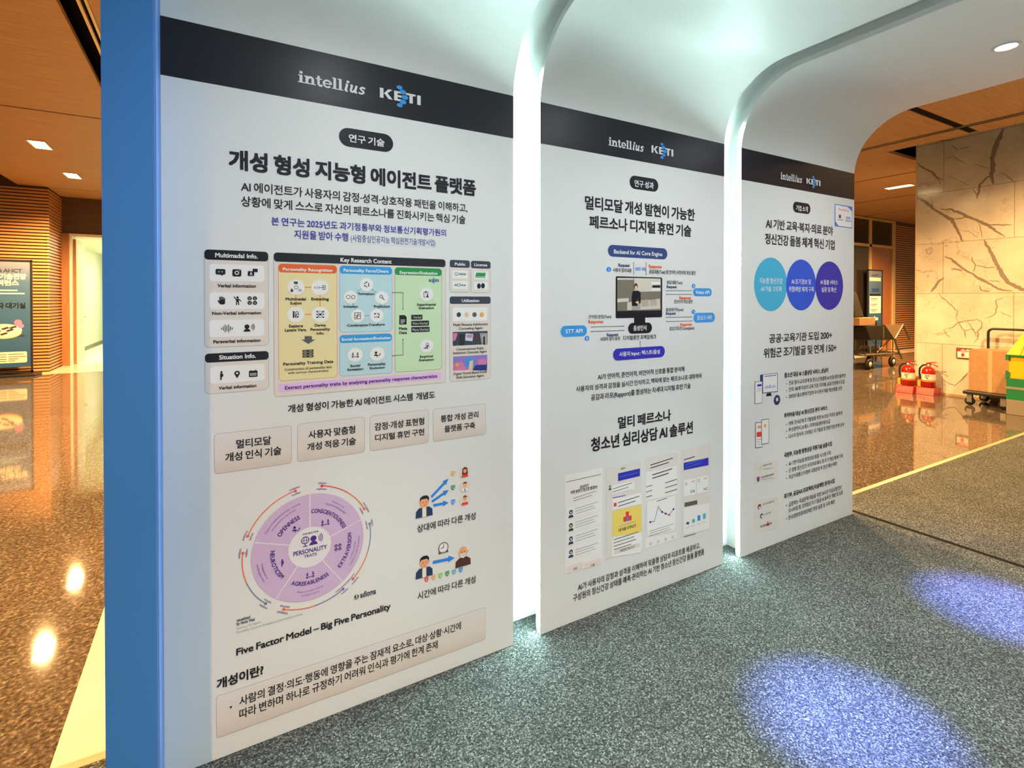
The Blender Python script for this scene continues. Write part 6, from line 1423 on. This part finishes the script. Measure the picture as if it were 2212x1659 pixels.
# fire extinguisher sign on the marble wall
sg = thing('extinguisher_sign', 'framed red and white extinguisher sign on the marble, half behind the cardboard box', 'sign', (9.25, 1.44, .645))
b = MB(); b.box(-.02, 0, -.255, .255, -.085, .085, M_DKWOOD); b.build('sign_frame', sg, .003)
class Side(Art):
    pass
def side_art(fn, name, parent, yoff, label=None):
    a = Art(); fn(a); a.mb.v = [(yoff + y, -x, z) for x, y, z in a.mb.v]; return a.mb.build(name, parent, label=label)
def sign_face(a):
    a.poly([(-.24, -.07), (.24, -.07), (.24, .07), (-.24, .07)], 'pure', 1); a.poly([(-.24, .025), (.24, .025), (.24, .07), (-.24, .07)], 'red', 2); a.text('소화기', -.2, .0, .03, .066, 'pure', .03, 'k', 3)
    a.poly([(-.05, -.062), (-.095, -.02), (-.07, -.02), (-.07, .018), (-.03, .018), (-.03, -.02), (-.005, -.02)], 'red', 2)
    for u in (-.17, .06): a.rrect(u - .02, u + .02, -.055, .0, .012, 'red', 2); a.stroke([(u - .02, .01), (u + .03, .012)], .008, 'red', 2)
side_art(sign_face, 'sign_face', sg, -.0205)

# platform hand truck with a big box
ht = thing('platform_trolley', 'black platform hand cart with a bent handle, by the marble wall', 'trolley', (8.86, 1.0, LZ))
b = MB(); b.box(-.34, .33, -.16, .37, .165, .215, M_BLACK); b.build('deck', ht, .012)
for x, y in ((-.28, .30), (.24, .30), (-.28, -.08), (.24, -.08)):
    b = MB(); b.lathe([(.03, -.02), (.058, -.018), (.062, 0), (.058, .018), (.03, .02)], (x, y, .062), M_RUB, 18, 'x'); w_ = b.build('wheel', ht)
    b = MB(); b.box(x - .03, x - .022, y - .03, y + .03, .05, .165, M_STEEL); b.box(x + .022, x + .03, y - .03, y + .03, .05, .165, M_STEEL); b.build('wheel_fork', w_)
b = MB(); hp = [(.275, .27, .2), (.275, .27, 1.05)]
for k in range(1, 7): hp.append((.275, .27 - .065 * (1 - math.cos(PI / 12 * k)), 1.05 + .065 * math.sin(PI / 12 * k)))
for k in range(1, 7): hp.append((.275, -.30 - .065 * math.sin(PI / 12 * k), 1.05 + .065 * math.cos(PI / 12 * k)))
hp += [(.275, -.365, 1.0), (.275, -.365, .19), (.275, -.15, .19)]
b.tube(hp, .017, M_BLACK); b.build('handle', ht)
b = MB(); b.box(8.62, 9.09, .845, 1.33, LZ + .217, .758, M_CARD); b.box(8.617, 8.62, 1.06, 1.11, LZ + .217, .758, mat('parcel tape', (.50, .36, .20), .25, .5)); tag(b.build('cardboard_carton', None, .003), 'large brown cardboard carton standing on the black platform cart', 'box')

# yellow and green lidded bin
bn = thing('plastic_bin', 'tall yellow and green plastic bin with a ridged sloping lid', 'bin', (8.25, .80, LZ))
b = MB(); b.box(0, .25, -.62, .0, 0, .205, M_GRYP); b.build('base_box', bn, .006, 'grey base')
b = MB(); b.box(0, .25, -.62, .0, .205, .49, M_GRN); b.box(-.003, 0, -.6, .0, .345, .378, M_GRYP); b.box(0, .25, -.62, -.6, .49, .52, M_GRN); b.build('green_body', bn, .008, 'green body with a grey stripe')
b = MB(); b.box(.008, .24, -.60, -.02, .49, .795, M_YEL); b.prism([(-.0, .49), (-.03, .52), (-.03, .57), (0, .585)], 0, .245, 'x', M_GRN); b.build('yellow_body', bn, .008, 'yellow upper body')
b = MB(); b.box(-.012, .26, -.63, .008, .79, .815, M_GRN); b.box(-.012, .03, -.03, .008, .735, .80, M_GRN); b.build('rim', bn, .004, 'green rim')
b = MB(); b.add([(0, 0, .815), (.25, 0, .815), (.25, -.62, .815), (0, -.62, .815), (.08, -.14, 1.10), (.21, -.14, 1.10), (.21, -.58, 1.10), (.08, -.58, 1.10)], [(0, 1, 5, 4), (1, 2, 6, 5), (2, 3, 7, 6), (3, 0, 4, 7), (4, 5, 6, 7)], M_YEL)
for k in range(5):
    y = -.10 - .11 * k; b.add([(-.012, y, .815), (-.012, y - .04, .815), (.07, y - .04 - .13 * (.5 - k * .1), 1.105), (.07, y - .13 * (.5 - k * .1), 1.105), (.03, y, .815), (.03, y - .04, .815), (.10, y - .04 - .13 * (.5 - k * .1), 1.105), (.10, y - .13 * (.5 - k * .1), 1.105)], [(0, 1, 2, 3), (0, 3, 7, 4), (1, 5, 6, 2), (3, 2, 6, 7)], M_YEL)
b.build('lid', bn, 0, 'ridged yellow lid')
